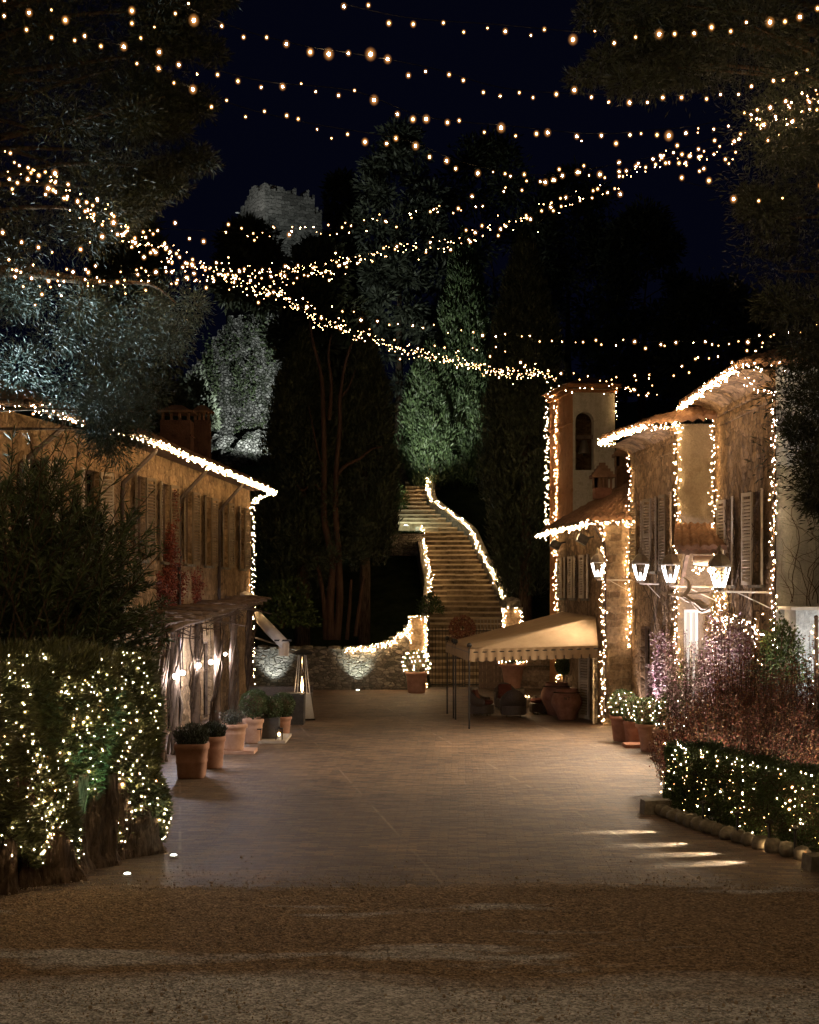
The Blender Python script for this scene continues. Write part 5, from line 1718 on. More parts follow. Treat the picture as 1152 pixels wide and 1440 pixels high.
def climber(label, A, B, z0, z1, n, seed, mat, lsz, out=.16, name='climbing_plant', trunk=True, dense=1.0):
    """leaves in vertical hanging columns close to a wall line A-B"""
    rr = random.Random(seed); rg = np.random.default_rng(seed)
    A, B = Vector((*A, 0)), Vector((*B, 0))
    u = (B - A).normalized(); nn = Vector((u.y, -u.x, 0))
    if nn.x > 0 and abs(nn.x) > .5: nn = -nn
    if abs(nn.y) > .7 and nn.y > 0: nn = -nn
    root = thing(name, label, 'climber', A.lerp(B, .5) + Vector((0, 0, z0)))
    L = (B - A).length
    nc = max(4, int(L * 9))
    cs = rg.uniform(0, L, nc); ct = z0 + (z1 - z0) * rg.uniform(.55, 1, nc)
    k = rg.integers(0, nc, n)
    s = cs[k] + rg.normal(size=n) * .05
    z = z0 + (ct[k] - z0) * rg.random(n) ** .9
    o = out * rg.uniform(.1, 1, n) * (.6 + .4 * np.sin(s * 9 + z * 3))
    P = np.stack([A.x + u.x * s + nn.x * o, A.y + u.y * s + nn.y * o, z], 1)
    leaves('foliage', P, rg.normal(size=(n, 3)) + np.array([nn.x, nn.y, -.5]), rg.uniform(*lsz, n), rg.uniform(.5, .7, n) * lsz[1], M[mat], root, seed)
    if trunk:
        mb = MB()
        for i in range(0, nc, 2):
            p = A + u * float(cs[i]) + nn * .06
            pts = [p + Vector((rr.gauss(0, .05), rr.gauss(0, .03), z0 + (float(ct[i]) - z0) * j / 6)) for j in range(7)]
            mb.tube(pts, [.03 - .003 * j for j in range(7)], 5, False)
        mb.build('stems', M['vine_wood'], root)
    return root
climber('purple-lit climber on the middle house wall left of the lit door', (6.62, 38.4), (6.8, 36.1), .1, 2.9, 5200, 81, 'purple_leaf', (.05, .09), .3)
climber('purple-lit leafy columns hanging right of the lit door on the nearest house', (7.66, 35.6), (7.74, 32.9), .1, 3.7, 8200, 82, 'purple_leaf', (.05, .085), .45)
climber('dark purple climber at the near end of the nearest house wall', (7.72, 32.7), (7.8, 30.5), .1, 3.3, 7000, 83, 'purple_leaf', (.045, .08), .5)
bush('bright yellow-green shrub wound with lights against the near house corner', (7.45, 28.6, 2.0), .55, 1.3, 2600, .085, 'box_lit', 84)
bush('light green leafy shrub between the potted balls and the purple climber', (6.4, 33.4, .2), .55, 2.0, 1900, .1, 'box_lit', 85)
def vine(label, A, B, out, z0, z1, n, seed, r=.014, leafmat_=None, group='bare vine stems on the right house walls'):
    """bare branching stems of a climber creeping up a wall"""
    rr = random.Random(seed)
    A, B = Vector((*A, 0)), Vector((*B, 0)); o = Vector((*out, 0)).normalized()
    root = thing('bare_vine', label, 'climber', A.lerp(B, .5) + o * .03 + Vector((0, 0, z0)), 0, group)
    mb = MB(); P = []
    def grow(s, z, ang, L, rad, depth):
        pts = []
        while L > 0 and 0 <= s <= 1 and z < z1:
            p = A.lerp(B, s) + o * (.03 + .02 * rr.random()) + Vector((0, 0, z)); pts.append(p); P.append(p)
            st = .16
            s += math.sin(ang) * st / (B - A).length; z += math.cos(ang) * st
            ang = ang * .93 + rr.gauss(0, .28); L -= st
            if depth < 3 and rr.random() < .17: grow(s, z, ang + rr.choice((-1, 1)) * rr.uniform(.4, 1.0), L * .6, rad * .6, depth + 1)
        if len(pts) > 1: mb.tube(pts, [max(.003, rad * (1 - .75 * i / len(pts))) for i in range(len(pts))], 4, False)
    for i in range(n): grow(rr.uniform(.08, .92), z0 + rr.uniform(0, .2), rr.gauss(0, .25), (z1 - z0) * rr.uniform(.7, 1.2), r, 0)
    mb.build('stems', M['vine_wood'], root)
    if leafmat_:
        rg = np.random.default_rng(seed)
        Q_ = np.repeat(np.array([tuple(p) for p in P]), 26, 0)
        Q_ = Q_ + rg.normal(size=Q_.shape) * .07 + np.array(o) * .04
        leaves('foliage', Q_, rg.normal(size=Q_.shape) + np.array([o.x, o.y, -.6]), rg.uniform(.04, .08, len(Q_)), .045, M[leafmat_], root, seed)
    return root
vine('bare vine stems creeping up the tan facade of the middle right house', pB0, pB1, (-1, -.07), 2.6, 7.6, 7, 91)
vine('bare vine stems climbing the facade of the nearest right house between its shutters', pC0, pC1, (-1, 0), 3.0, 8.0, 7, 92)
vine('thin bare branches spread over the pale end wall at right', (7.9, 30.4), (10.2, 30.48), (0, -1), 3.5, 7.2, 12, 93, .012)
vine('red-leaved creeper on the left house wall beside a downpipe', (-6.75, 36.0), (-6.50, 39.1), (1, -.08), 2.6, 7.0, 4, 94, .014, 'creeper', None)
vine('patch of red creeper low on the left house wall above the pergola', (-6.72, 36.6), (-6.2, 43.5), (1, -.08), 3.1, 4.5, 9, 95, .012, 'creeper', None)

# ================================================================== PERGOLA on the left
pg = thing('pergola', 'rough timber pole pergola along the left house front', 'pergola', (-5.2, 40, 0))
rr = random.Random(61)
def PX(Y): return -5.45 + .02 * (Y - 38)
posts = []
for i, Y in enumerate((31.9, 33.6, 36.6, 40.0, 43.1, 47.0)):
    zt = 2.95 + .03 * (Y - 32)
    x = PX(Y)
    ps = [(x + rr.gauss(0, .03), Y + rr.gauss(0, .03), zt * k / 5) for k in range(6)]
    MB().tube(ps, [.12, .105, .1, .095, .09, .085], 8).build('post', M['timber'], pg, smooth=True)
    posts.append((x, Y, zt))
for off in (0, .35, -.4, -.9):
    ys = [31 + k * 2.0 for k in range(9)]
    MB().tube([(PX(y) + off + rr.gauss(0, .03), y, 2.98 + .03 * (y - 32) + .1 + rr.gauss(0, .02)) for y in ys], [.07 + rr.uniform(-.01, .01) for _ in ys], 7).build('beam', M['timber'], pg, smooth=True)
for i in range(24):
    y = 31.2 + i * .68
    z = 3.2 + .03 * (y - 32) + rr.uniform(0, .06)
    x0 = -9.5 + .079 * y
    ln = PX(y) + rr.uniform(.35, .85)
    MB().tube([(x0, y, z + rr.gauss(0, .02)), ((x0 + ln) / 2, y + rr.gauss(0, .05), z + rr.gauss(0, .03)), (ln, y + rr.gauss(0, .08), z - .03)], [.05, .045, .035], 6).build('rafter_pole', M['timber'], pg, smooth=True)
wv = thing('climbing_plant', 'woody climber stems twisting up the pergola posts', 'climber', (-5.5, 38, 0))
mb = MB(); Pp = []
for (x, Y, zt) in posts:
    for k in range(5):
        a0 = rr.uniform(0, 6)
        pts = []
        for j in range(14):
            t = j / 13
            pts.append(Vector((x + (.13 + .05 * math.sin(t * 5 + k)) * math.cos(a0 + t * 5) + rr.gauss(0, .015), Y + .15 * math.sin(a0 + t * 5), zt * t + .02)))
        mb.tube(pts, [.035 * (1 - .5 * j / 13) for j in range(14)], 5, False)
        Pp += pts[9:]
for i in range(40):
    y = rr.uniform(31.5, 47); x = PX(y) + rr.uniform(-1, .3)
    pts = [Vector((x + rr.gauss(0, .1) * j, y + rr.gauss(0, .12) * j, 3.25 + .03 * (y - 32) - .12 * j * rr.random())) for j in range(7)]
    mb.tube(pts, .012, 4, False)
mb.build('stems', M['vine_wood'], wv)

# roll-down awning at the end of the left house
aw = thing('awning', 'half-open pale awning with rolled cloth and hanging valance past the left house', 'awning', (-4.9, 48.5, 2.6))
pa, pb = V(362, 866, 50.2), V(399, 905, 45.6)
MB().tube([pa, pa.lerp(pb, .5) + Vector((0, 0, -.02)), pb], [.17, .19, .17], 12).build('rolled_cloth', M['canvas_pale'], aw, smooth=True)
MB().slab(lambda u, v: pb + Vector((-.16 + .34 * u, .03 * math.sin(u * 9), .02 - .42 * v)), 8, 3, (0, .02, 0)).build('valance', M['canvas_beige'], aw)
MB().beam(V(360, 897, 50.0), V(397, 908, 45.8), .05, .05).build('arm', M['iron'], aw)
MB().beam(pb + Vector((-.3, 0, .1)), pb + Vector((.26, 0, .1)), .06, .06).build('front_bar', M['iron'], aw)
sl_ = thing('wall_sign_board', 'small tilted pale board on the far corner of the left house above the pergola', 'board', (-5.6, 49, 4))
MB().box((-5.42, 48.6, 3.72), (.75, .9, .06), ry=.35, rx=.1).build('board', M['shutter_pale'], sl_)
MB().beam((-5.75, 48.6, 3.55), (-5.4, 48.6, 3.7), .04, .04).build('bracket', M['iron'], sl_)

# ================================================================== POTS AND FURNITURE ON THE LEFT
def pot(root, c, r, h, style='round', mat='terracotta'):
    c = Vector(c)
    mb = MB()
    if style == 'square':
        mb.lathe([(r * .80, 0), (r * .84, h * .06), (r * .86, h * .1), (r * .9, h * .42), (r * .94, h * .45), (r * .94, h * .5), (r * .92, h * .52), (r * .97, h * .8), (r * 1.05, h * .83), (r * 1.07, h * .93), (r * 1.03, h), (r * .93, h), (r * .9, h * .9)], c, 32, sq=.75, rot=.08)
    elif style == 'urn':
        mb.lathe([(r * .55, 0), (r * .6, h * .04), (r * .64, h * .15), (r * .9, h * .42), (r * .985, h * .5), (r, h * .53), (r * 1.0, h * .6), (r * .96, h * .72), (r * .78, h * .88), (r * .68, h * .92), (r * .7, h * .95), (r * .72, h), (r * .64, h), (r * .6, h * .93)], c, 32)
    elif style == 'flared':
        mb.lathe([(r * .58, 0), (r * .62, h * .05), (r * .64, h * .1), (r * .62, h * .13), (r * .84, h * .8), (r * .9, h * .84), (r * 1.05, h * .88), (r * 1.08, h * .96), (r * 1.04, h), (r * .92, h), (r * .9, h * .9)], c, 32)
    else:
        mb.lathe([(r * .74, 0), (r * .78, h * .05), (r * .80, h * .1), (r * .90, h * .6), (r * .93, h * .63), (r * .91, h * .66), (r * .95, h * .82), (r * 1.06, h * .85), (r * 1.07, h * .95), (r * 1.03, h), (r * .92, h), (r * .89, h * .9)], c, 32)
    p = mb.build('pot', M[mat], root, smooth=True)
    p.data.polygons.foreach_set('use_smooth', [True] * len(p.data.polygons))
    MB().lathe([(r * .9, h * .88), (r * .5, h * .92)], c, 20).build('soil', M['soil'], p)
    return p


def ball_leaves(root, c, r, n, size, mat, seed, sz=1.0, wob=.08):
    rg = np.random.default_rng(seed)
    d = unit(rg.normal(size=(n, 3)))
    rad = r * (1 - rg.exponential(.06, n)) * (1 + wob * np.sin(d[:, 0] * 7 + seed) * np.sin(d[:, 2] * 6 + d[:, 1] * 5))
    P = np.array(c) + d * np.maximum(.1 * r, rad)[:, None] * np.array([1, 1, sz])
    o = leaves('foliage', P, d + rg.normal(size=(n, 3)) * .6, rg.uniform(.6, 1.3, n) * size, size * .55, M[mat], root, seed)
    MB().ball(c, r * .82, 12, sz).build('inner_twigs', M['vine_wood'], o)
    return o


def planter(label, c, r, h, style, mat, plant, seed, group=None, pr=.3, name='potted_plant', hz=None):
    c = Vector(c)
    root = thing(name, label, 'potted plant', c, 0, group)
    pot(root, c, r, h, style, mat)
    if plant == 'ball':
        z = hz or h + pr * .8
        ball_leaves(root, c + Vector((0, 0, z)), pr, 2600, .05, 'box', seed)
        MB().tube([c + Vector((0, 0, h * .85)), c + Vector((0, 0, z))], .03, 6).build('stem', M['bark'], root)
    elif plant == 'herb':
        rg = np.random.default_rng(seed)
        n = 2600
        a = rg.uniform(0, 2 * PI, n); q = r * .85 * np.sqrt(rg.random(n)); hh = rg.random(n) * pr
        P = np.stack([c.x + q * np.cos(a) * (1 + hh), c.y + q * np.sin(a) * (1 + hh), c.z + h * .9 + hh * (1.2 - (q / r) ** 2 * .7)], 1)
        leaves('foliage', P, np.stack([np.cos(a) * .5, np.sin(a) * .5, 1 + 0 * a], 1) + rg.normal(size=(n, 3)) * .35, rg.uniform(.05, .11, n), .018, M['herb'], root, seed)
    elif plant == 'twigs':
        rr = random.Random(seed); mb = MB(); P = []
        for i in range(34):
            t = c + Vector((rr.gauss(0, r * .6), rr.gauss(0, r * .6), h + rr.uniform(.12, pr)))
            b = c + Vector((rr.gauss(0, r * .25), rr.gauss(0, r * .25), h * .85))
            mb.tube([b, b.lerp(t, .5) + Vector((0, 0, .03)), t], [.008, .006, .003], 4, False)
            for k in range(26): P.append(b.lerp(t, rr.uniform(.3, 1)) + Vector((rr.gauss(0, .03), rr.gauss(0, .03), rr.gauss(0, .02))))
        mb.build('stem', M['vine_wood'], root)
        rg = np.random.default_rng(seed)
        leaves('foliage', [tuple(p) for p in P], rg.normal(size=(len(P), 3)) + np.array([0, 0, .4]), rg.uniform(.04, .08, len(P)), .03, M['creeper' if seed % 2 else 'herb'], root, seed)
    return root


def tray(label, c, d, mat='terracotta_pale'):
    o = MB().box((0, 0, d[2] / 2), d).build('plant_plinth', M[mat])
    o.location = c
    return tag(o, label, 'plinth')


planter('big squared terracotta pot of dark herbs, nearest on the left', (-4.50, 29.4, .0), .33, .72, 'square', 'terracotta', 'herb', 101, pr=.38)
planter('narrower terracotta pot close behind the nearest big left pot', (-4.28, 31.0, 0), .26, .70, 'round', 'terracotta', 'herb', 102, pr=.3)
tray('low stone plinth under the limed cylindrical left pot', (-4.15, 34.0, .004), (.95, .8, .08))
planter('limed terracotta tub with sparse twiggy plant on a low plinth', (-4.22, 33.9, .085), .34, .62, 'round', 'terracotta_pale', 'twigs', 104, pr=.4)
planter('terracotta pot with high clipped ball, fourth pot along the left', (-3.98, 36.2, 0), .26, .62, 'round', 'terracotta_pale', 'ball', 105, pr=.33, hz=1.0)
tray('pale wooden tray on the ground carrying the dark box planter and candles', (-3.62, 37.0, .004), (.95, 1.9, .07), 'shutter_pale')
r_ = thing('potted_plant', 'dark square planter with clipped round ball on the pale tray', 'potted plant', (-3.58, 36.7, .08))
MB().box((-3.58, 36.7, .35), (.42, .42, .54), taper=1.06).build('pot', M['dark_box'], r_)
ball_leaves(r_, (-3.58, 36.7, .84), .30, 2600, .05, 'box', 106)
planter('terracotta pot with clipped ball behind the tray, beside the patio heater', (-3.42, 38.3, .0), .24, .5, 'round', 'terracotta', 'ball', 107, pr=.32, hz=.8)
planter('dark clipped ball in terracotta at the house side of the tray', (-4.05, 37.6, .0), .24, .6, 'round', 'terracotta', 'ball', 108, pr=.30, hz=.95)
for i, (x, y) in enumerate(((-3.85, 36.1), (-3.32, 36.2))):
    c = thing('candle_lantern', ['glass candle lantern left of the dark box planter', 'glass candle lantern right of the dark box planter'][i], 'candle', (x, y, .08), 0, 'candle lanterns on the tray')
    MB().lathe([(.045, 0), (.045, .09), (.005, .1)], (x, y, .09), 12).build('candle', M['white_paint'], c)
    MB().ball((x, y, .225), .032, 8, 1.6).build('flame', M['flame'], c)
    mb = MB()
    for sx in (-1, 1):
        for sy in (-1, 1): mb.beam((x + sx * .08, y + sy * .08, .08), (x + sx * .08, y + sy * .08, .36), .014, .014)
    mb.box((x, y, .37), (.2, .2, .025)); mb.box((x, y, .4), (.1, .1, .05), taper=.4)
    mb.build('lantern_frame', M['iron'], c)
    point(c, (x, y, .24), 2.2, (1, .6, .28), .03, 'candle_light')
# dark planter box and outdoor sofa behind
db = thing('planter_box', 'plain dark planter box standing beside the patio heater', 'planter', (-3.45, 41.5, 0))
MB().box((-3.5, 41.6, .42), (.85, .7, .84), taper=1.03).build('box', M['dark_box'], db)
MB().box((-3.5, 41.6, .87), (.9, .75, .05)).build('rim', M['dark_box'], db)
so = thing('outdoor_sofa', 'dark outdoor sofa with beige seat cushion near the far left wall', 'sofa', (-4.2, 45, 0))
MB().box((-4.1, 45.2, .2), (2.0, .85, .36)).build('base', M['wicker'], so)
MB().box((-4.1, 45.55, .58), (2.0, .18, .5)).build('backrest', M['wicker'], so)
for sx in (-1, 1): MB().box((-4.1 + sx * .93, 45.15, .48), (.16, .8, .34)).build('arm', M['wicker'], so)
MB().box((-4.1, 45.1, .45), (1.66, .7, .13), taper=.97).build('cushion', M['cushion_beige'], so)
# patio heater
hx, hy = V(425, 0, 42.9).x, 42.9
ph = thing('patio_heater', 'pyramid patio heater with pale lower casing and a flame in its glass tube', 'patio heater', (hx, hy, 0))
MB().box((hx, hy, .41), (.62, .62, .78), rz=.3, taper=.68).build('casing', M['steel'], ph)
MB().box((hx, hy, .03), (.66, .66, .05), rz=.3).build('foot', M['iron'], ph)
mb = MB()
for k in range(4):
    a = .3 + PI / 4 + k * PI / 2
    mb.tube([(hx + .27 * math.cos(a), hy + .27 * math.sin(a), .8), (hx + .13 * math.cos(a), hy + .13 * math.sin(a), 1.95)], .014, 6)
mb.build('posts', M['steel'], ph)
MB().lathe([(.06, .8), (.06, 1.9)], (hx, hy, 0), 16).build('glass_tube', M['glass'], ph, smooth=True)
MB().lathe([(.005, .84), (.022, .92), (.026, 1.02), (.016, 1.16), (.004, 1.3)], (hx, hy, 0), 10).build('flame', M['flame'], ph, smooth=True)
MB().box((hx, hy, 2.0), (.5, .5, .06), rz=.3).build('top_plate', M['iron'], ph)
MB().box((hx, hy, 2.08), (.72, .72, .1), rz=.3, taper=.2).build('hood', M['iron'], ph)
point(ph, (hx + .0, hy - .12, 1.05), 6, (1, .6, .28), .08, 'flame_light')

# pots by the far wall
planter('terracotta pot with clipped round bush full of lights at the left gate pillar', (V(586, 0, 54.6).x, 54.6, 0), .42, .82, 'round', 'terracotta', 'ball', 111, pr=.52, hz=1.12)
def wrap_lights(label, c, r, n, seed, rb=(.012, .018), group='fairy lights wound on potted balls', kinds=('bulb_hedge', 'bulb_hedge', 'bulb_big'), zr=(-.6, .95), sz=1.0):
    rr = random.Random(seed); c = Vector(c)
    root = thing('fairy_light_string', label, 'string lights', c, 0, group)
    pts, spots = [], []
    for i in range(n):
        t = i / n
        z = zr[0] + (zr[1] - zr[0]) * t; q = math.sqrt(max(0, 1 - z * z)); a = t * 2 * PI * 5.3 + rr.gauss(0, .2)
        p = c + Vector((q * math.cos(a), q * math.sin(a), z * sz)) * (r * rr.uniform(.98, 1.06))
        pts.append(p); spots.append((p, rr.uniform(*rb), rr.choice(kinds)))
    MB().tube(pts, .003, 3).build('cable', M['cable'], root)
    bulbs_on(root, spots)
wrap_lights('fairy lights wound on the round bush at the left gate pillar', (V(586, 0, 54.6).x, 54.6, 1.12), .54, 60, 5, (.016, .026))
# pedestal pot under the canopy
pp = planter('flared terracotta pot with lit garland at the back under the canopy', (V(721, 0, 52).x, 52, .35), .48, .92, 'flared', 'terracotta', None, 113)
ball_leaves(pp, (V(721, 0, 52).x, 52, 1.3), .46, 1800, .08, 'box', 113, .42)
wrap_lights('fairy lights round the rim of the flared pot under the canopy', (V(721, 0, 52).x, 52, 1.29), .5, 46, 6, (.016, .026), zr=(-.5, .4), sz=.45)
MB().box((V(721, 0, 52).x, 52, .18), (.8, .8, .34)).build('pedestal', M['stone_kerb'], pp)
light_string('short line of fairy lights dangling beside the topiary behind the urns', [smooth([V(784, 925, 47.5), V(786, 945, 47.5), V(784, 960, 47.5), V(787, 972, 47.5)])], .05, (.014, .024), .03, kinds=('bulb', 'bulb_big'))

# big oil jars
UG = 'big terracotta oil jars by the canopy'
ur = thing('terracotta_jar', 'big terracotta oil jar with small crest, nearer one by the canopy', 'jar', (V(797, 0, 43).x, 43, 0), 0, UG)
pot(ur, (V(797, 0, 43).x, 43, 0), .47, .93, 'urn', 'terracotta_dark')
ux = V(797, 0, 43).x
mb = MB()
# raised crest: shield outline with two uprights and a bar
for a, b in (((-.085, .71), (-.085, .62)), ((-.085, .71), (-.03, .62)), ((-.03, .71), (-.03, .62)), ((.0, .71), (.09, .71)), ((.045, .71), (.045, .62))):
    mb.beam((ux - .03 + a[0], 43 - .475, a[1]), (ux - .03 + b[0], 43 - .485, b[1]), .016, .02)
mb.build('crest', M['bark'], ur)
ur2 = thing('terracotta_jar', 'second big oil jar half hidden behind the crested one', 'jar', (V(784, 0, 44.6).x, 44.6, 0), 0, UG)
pot(ur2, (V(783, 0, 44.6).x, 44.6, 0), .5, 1.02, 'urn', 'terracotta_dark')
planter('small topiary ball on a stem in a pot behind the oil jars', (V(793, 0, 46.4).x, 46.4, 0), .3, .6, 'round', 'terracotta_dark', 'ball', 116, pr=.27, hz=1.45)

# ================================================================== CANOPY
cn = thing('canvas_canopy', 'tan canvas lean-to canopy on thin iron posts with scalloped valance', 'canopy', (3.3, 43.5, 0))
FL, BL = Vector((1.68, 40.0, 2.22)), Vector((1.17, 45.2, 2.26))
FR = Vector((5.40, 40.75, 2.30)); H1_, H2_ = Vector((5.50, 42.0, 3.12)), Vector((5.08, 47.2, 3.2)); BR = Vector((4.95, 48.0, 2.3))
def sag(a, b, c, d, s): 
    def fn(u, v):
        p = a.lerp(b, u).lerp(d.lerp(c, u), v)
        return p + Vector((0, 0, -s * math.sin(PI * u) * math.sin(PI * v) + .012 * math.sin(u * 22) * math.sin(PI * v)))
    return fn
mb = MB()
mb.slab(sag(FL, BL, H2_, H1_, .09), 18, 14, (0, 0, -.012))
mb.slab(sag(FL, FR, H1_, H1_ + Vector((-.02, 0, 0)), .05), 18, 8, (0, 0, -.012))
mb.slab(sag(BL, BR, H2_, H2_ + Vector((-.02, 0, 0)), .05), 10, 8, (0, 0, -.012))
mb.build('canvas_roof', M['canvas'], cn, smooth=True)
def valance(a, b, nsc, drop, out):
    mb = MB()
    def fn(u, v):
        d = drop * (.88 + .12 * abs(math.sin(PI * u * nsc)))
        p = a.lerp(b, u)
        return (p.x + out[0] * .02 * v, p.y + out[1] * (.02 * v + .015 * math.sin(u * nsc * 6.28)), p.z + .02 - d * v)
    return mb.slab(fn, nsc * 6, 2, (out[0] * .01, out[1] * .01, 0)).build('valance', M['canvas'], cn)
valance(FL, FR, 15, .36, (0, -1)); valance(FL, BL, 12, .34, (-1, 0))
mb = MB()
for i in range(1, 15):
    p = FL.lerp(FR, i / 15) + Vector((0, -.05, -.25))
    mb.box(p + Vector((0, 0, -.03)), (.035, .02, .12))
mb.build('valance_ties', M['bark'], cn)
for (px, py), zt in (((660, 1025), 2.22), ((647, 1012), 2.23), ((641, 1010), 2.24), ((628, 1004), 2.26)):
    b = GP(px, py)
    t = (b.y - 40) / 5.2
    x = FL.lerp(BL, min(1, max(0, t))).x
    ps = MB().tube([(x, b.y, 0), (x, b.y, zt + .05)], .024, 8).build('post', M['iron'], cn)
    MB().ball((x, b.y, zt + .13), .075, 10).build('finial', M['iron'], ps, smooth=True)
mb = MB(); dz_ = Vector((0, 0, -.07))
for a_, b_ in ((FL, FR), (FL, BL), (FL, H1_), (BL, H2_)): mb.tube([a_ + dz_, b_ + dz_], .02, 6)
mb.build('frame', M['iron'], cn)
# armchairs
def armchair(label, x, y, rz):
    c = thing('wicker_armchair', label, 'armchair', (x, y, 0), rz, 'wicker armchairs under the canopy')
    mb = MB()
    n_ = 20
    vs = []
    for j in range(n_ + 1):
        a = math.radians(-25 + 230 * j / n_)          # back at +90 deg
        k = max(0, math.sin(a))
        ht = .56 + .30 * k ** 1.5
        for r, z in ((.30, .30), (.39, .22), (.42, ht - .03), (.38, ht), (.33, ht - .02)):
            vs.append((r * math.cos(a), r * math.sin(a) * .95, z))
    fs = []
    for j in range(n_):
        for i in range(5):
            a, b = j * 5 + i, j * 5 + (i + 1) % 5
            fs.append((a, b, b + 5, a + 5))
    fs += [tuple(range(5)), tuple(n_ * 5 + i for i in (4, 3, 2, 1, 0))]
    mb.add(vs, fs).build('backrest', M['wicker'], c, world=False, smooth=True)
    MB().lathe([(.36, .06), (.40, .1), (.40, .34), (.37, .36)], (0, 0, 0), 20).build('base', M['wicker'], c, world=False)
    MB().lathe([(.29, .36), (.32, .4), (.32, .45), (.28, .48)], (0, -.03, 0), 18, sq=.4).build('seat_cushion', M['cushion_red'], c, world=False, smooth=True)
    MB().box((0, .2, .62), (.46, .13, .36), rx=-.25, taper=.9).build('back_cushion', M['cushion_red'], c, world=False)
    for k in range(4):
        a = PI / 4 + k * PI / 2
        MB().tube([(.3 * math.cos(a), .3 * math.sin(a), .0), (.3 * math.cos(a), .3 * math.sin(a), .1)], .025, 6).build('leg', M['timber'], c, world=False)
    return c
armchair('dark wicker armchair at the left under the canopy, facing right', V(678, 0, 44.4).x, 44.4, math.radians(75))
armchair('dark wicker armchair in the middle under the canopy with its back to the viewer', V(722, 0, 44.0).x, 44.0, math.radians(178))
armchair('dark wicker armchair at the right under the canopy beside the oil jars', V(762, 0, 45.0).x, 45.0, math.radians(-75))
armchair('dark wicker armchair at the far side of the low table under the canopy', V(712, 0, 46.8).x, 46.9, math.radians(8))
st = thing('side_table', 'low table with pale cloth between the wicker armchairs', 'table', (V(738, 0, 45.4).x, 45.5, 0))
tx = V(736, 0, 45.5).x
MB().lathe([(.34, .42), (.34, .46), (.3, .46)], (tx, 45.5, 0), 20).build('table_top', M['white_paint'], st)
MB().lathe([(.06, .02), (.05, .42)], (tx, 45.5, 0), 10).build('pedestal', M['timber'], st)
MB().slab(lambda u, v: (tx + .33 * math.cos(u * 6.283), 45.5 + .33 * math.sin(u * 6.283), .475 - .3 * v), 24, 2, (0, 0, -.01)).build('cloth', M['cushion_beige'], st)
cg = thing('candle_holder', 'cluster of glowing tealight glasses on the low table under the canopy', 'candle', (tx - .05, 45.4, .47))
for dx in (-.16, -.05, .06, .16):
    MB().lathe([(.03, .475), (.034, .56)], (tx + dx, 45.35, 0), 10).build('glass', M['glass'], cg)
    MB().ball((tx + dx, 45.35, .525), .016, 6, 1.4).build('flame', M['flame'], cg)

point(cg, (tx - .05, 45.1, .75), 7, (1, .66, .34), .1, 'candle_light')
# ================================================================== RIGHT POTS
RG = 'potted box balls along the right houses'
RP = [('round box ball in terracotta beside the stone corner, farthest of the right row', 877, 1042, .34, .66, 'round', 'terracotta_dark', .38, 121),
      ('loose box bush in a weathered pot, second along the right row', 893, 1047, .28, .60, 'round', 'terracotta_dark', .34, 122),
      ('box ball in a flared orange terracotta pot, third along the right row', 912, 1056, .30, .66, 'flared', 'terracotta', .36, 123),
      ('large box ball in a wide orange pot, nearest of the right row', 944, 1064, .40, .66, 'flared', 'terracotta', .42, 124)]
for lab, px, py, r, h, sty, mat, pr_, sd in RP:
    c = GP(px, py)
    planter(lab, c, r, h, sty, mat, 'ball', sd, RG, pr_, hz=h + pr_ * .72)
    wrap_lights('fairy lights wound over the ' + lab.split(',')[0].split(' in ')[0] + ' of the ' + {121: 'farthest', 122: 'second', 123: 'third', 124: 'nearest'}[sd] + ' right pot', c + Vector((0, 0, h + pr_ * .72)), pr_, [30, 22, 34, 34][sd - 121], sd, (.010, .016))
tray('small square terracotta base beside the right pots', GP(905, 1052) + Vector((-.05, .2, .004)), (.8, .6, .09), 'terracotta_dark')

# strands round thin posts among the shrubs at the right
for lab, px, d, z0, z1, n in (('post wrapped in fairy lights among the red shrubs at right', 1066, 28.6, .4, 3.4, 1), ('post wrapped in fairy lights at the very right edge', 1148, 28.2, .4, 3.3, 2)):
    x = V(px, 0, d).x
    p_ = thing('garden_post', 'thin timber garden ' + lab.replace('wrapped in', 'under'), 'post', (x, d, 0), 0, 'thin garden posts')
    MB().tube([(x, d, 0), (x, d, z1)], [.045, .04], 7).build('shaft', M['timber'], p_)
    MB().ball((x, d, z1 + .03), .05, 8).build('knob', M['timber'], p_)
    light_string('strand of fairy lights wound on the ' + lab.replace('wrapped in fairy lights ', ''), [[Vector((x + .07 * math.cos(i * .9), d + .07 * math.sin(i * .9), z1 - (z1 - z0) * i / 40)) for i in range(41)]], .09, (.011, .019), .03, kinds=('bulb', 'bulb_big'))
light_string('bunched fairy lights over the yellow-green shrub by the near house corner', [smooth([V(1005, 880, 28.4), V(1025, 868, 28.2), V(1045, 872, 28.2), V(1058, 885, 28.2), V(1062, 905, 28.2)])], .03, (.011, .018), .08, kinds=('bulb', 'bulb_big', 'bulb_hedge'))
red_shrub('leafy red climber-like shrub beneath the nearest wall lantern', 7.3, 30.6, 3.2, .8, 120, 176, 'purple_leaf', (.04, .07)) if False else None

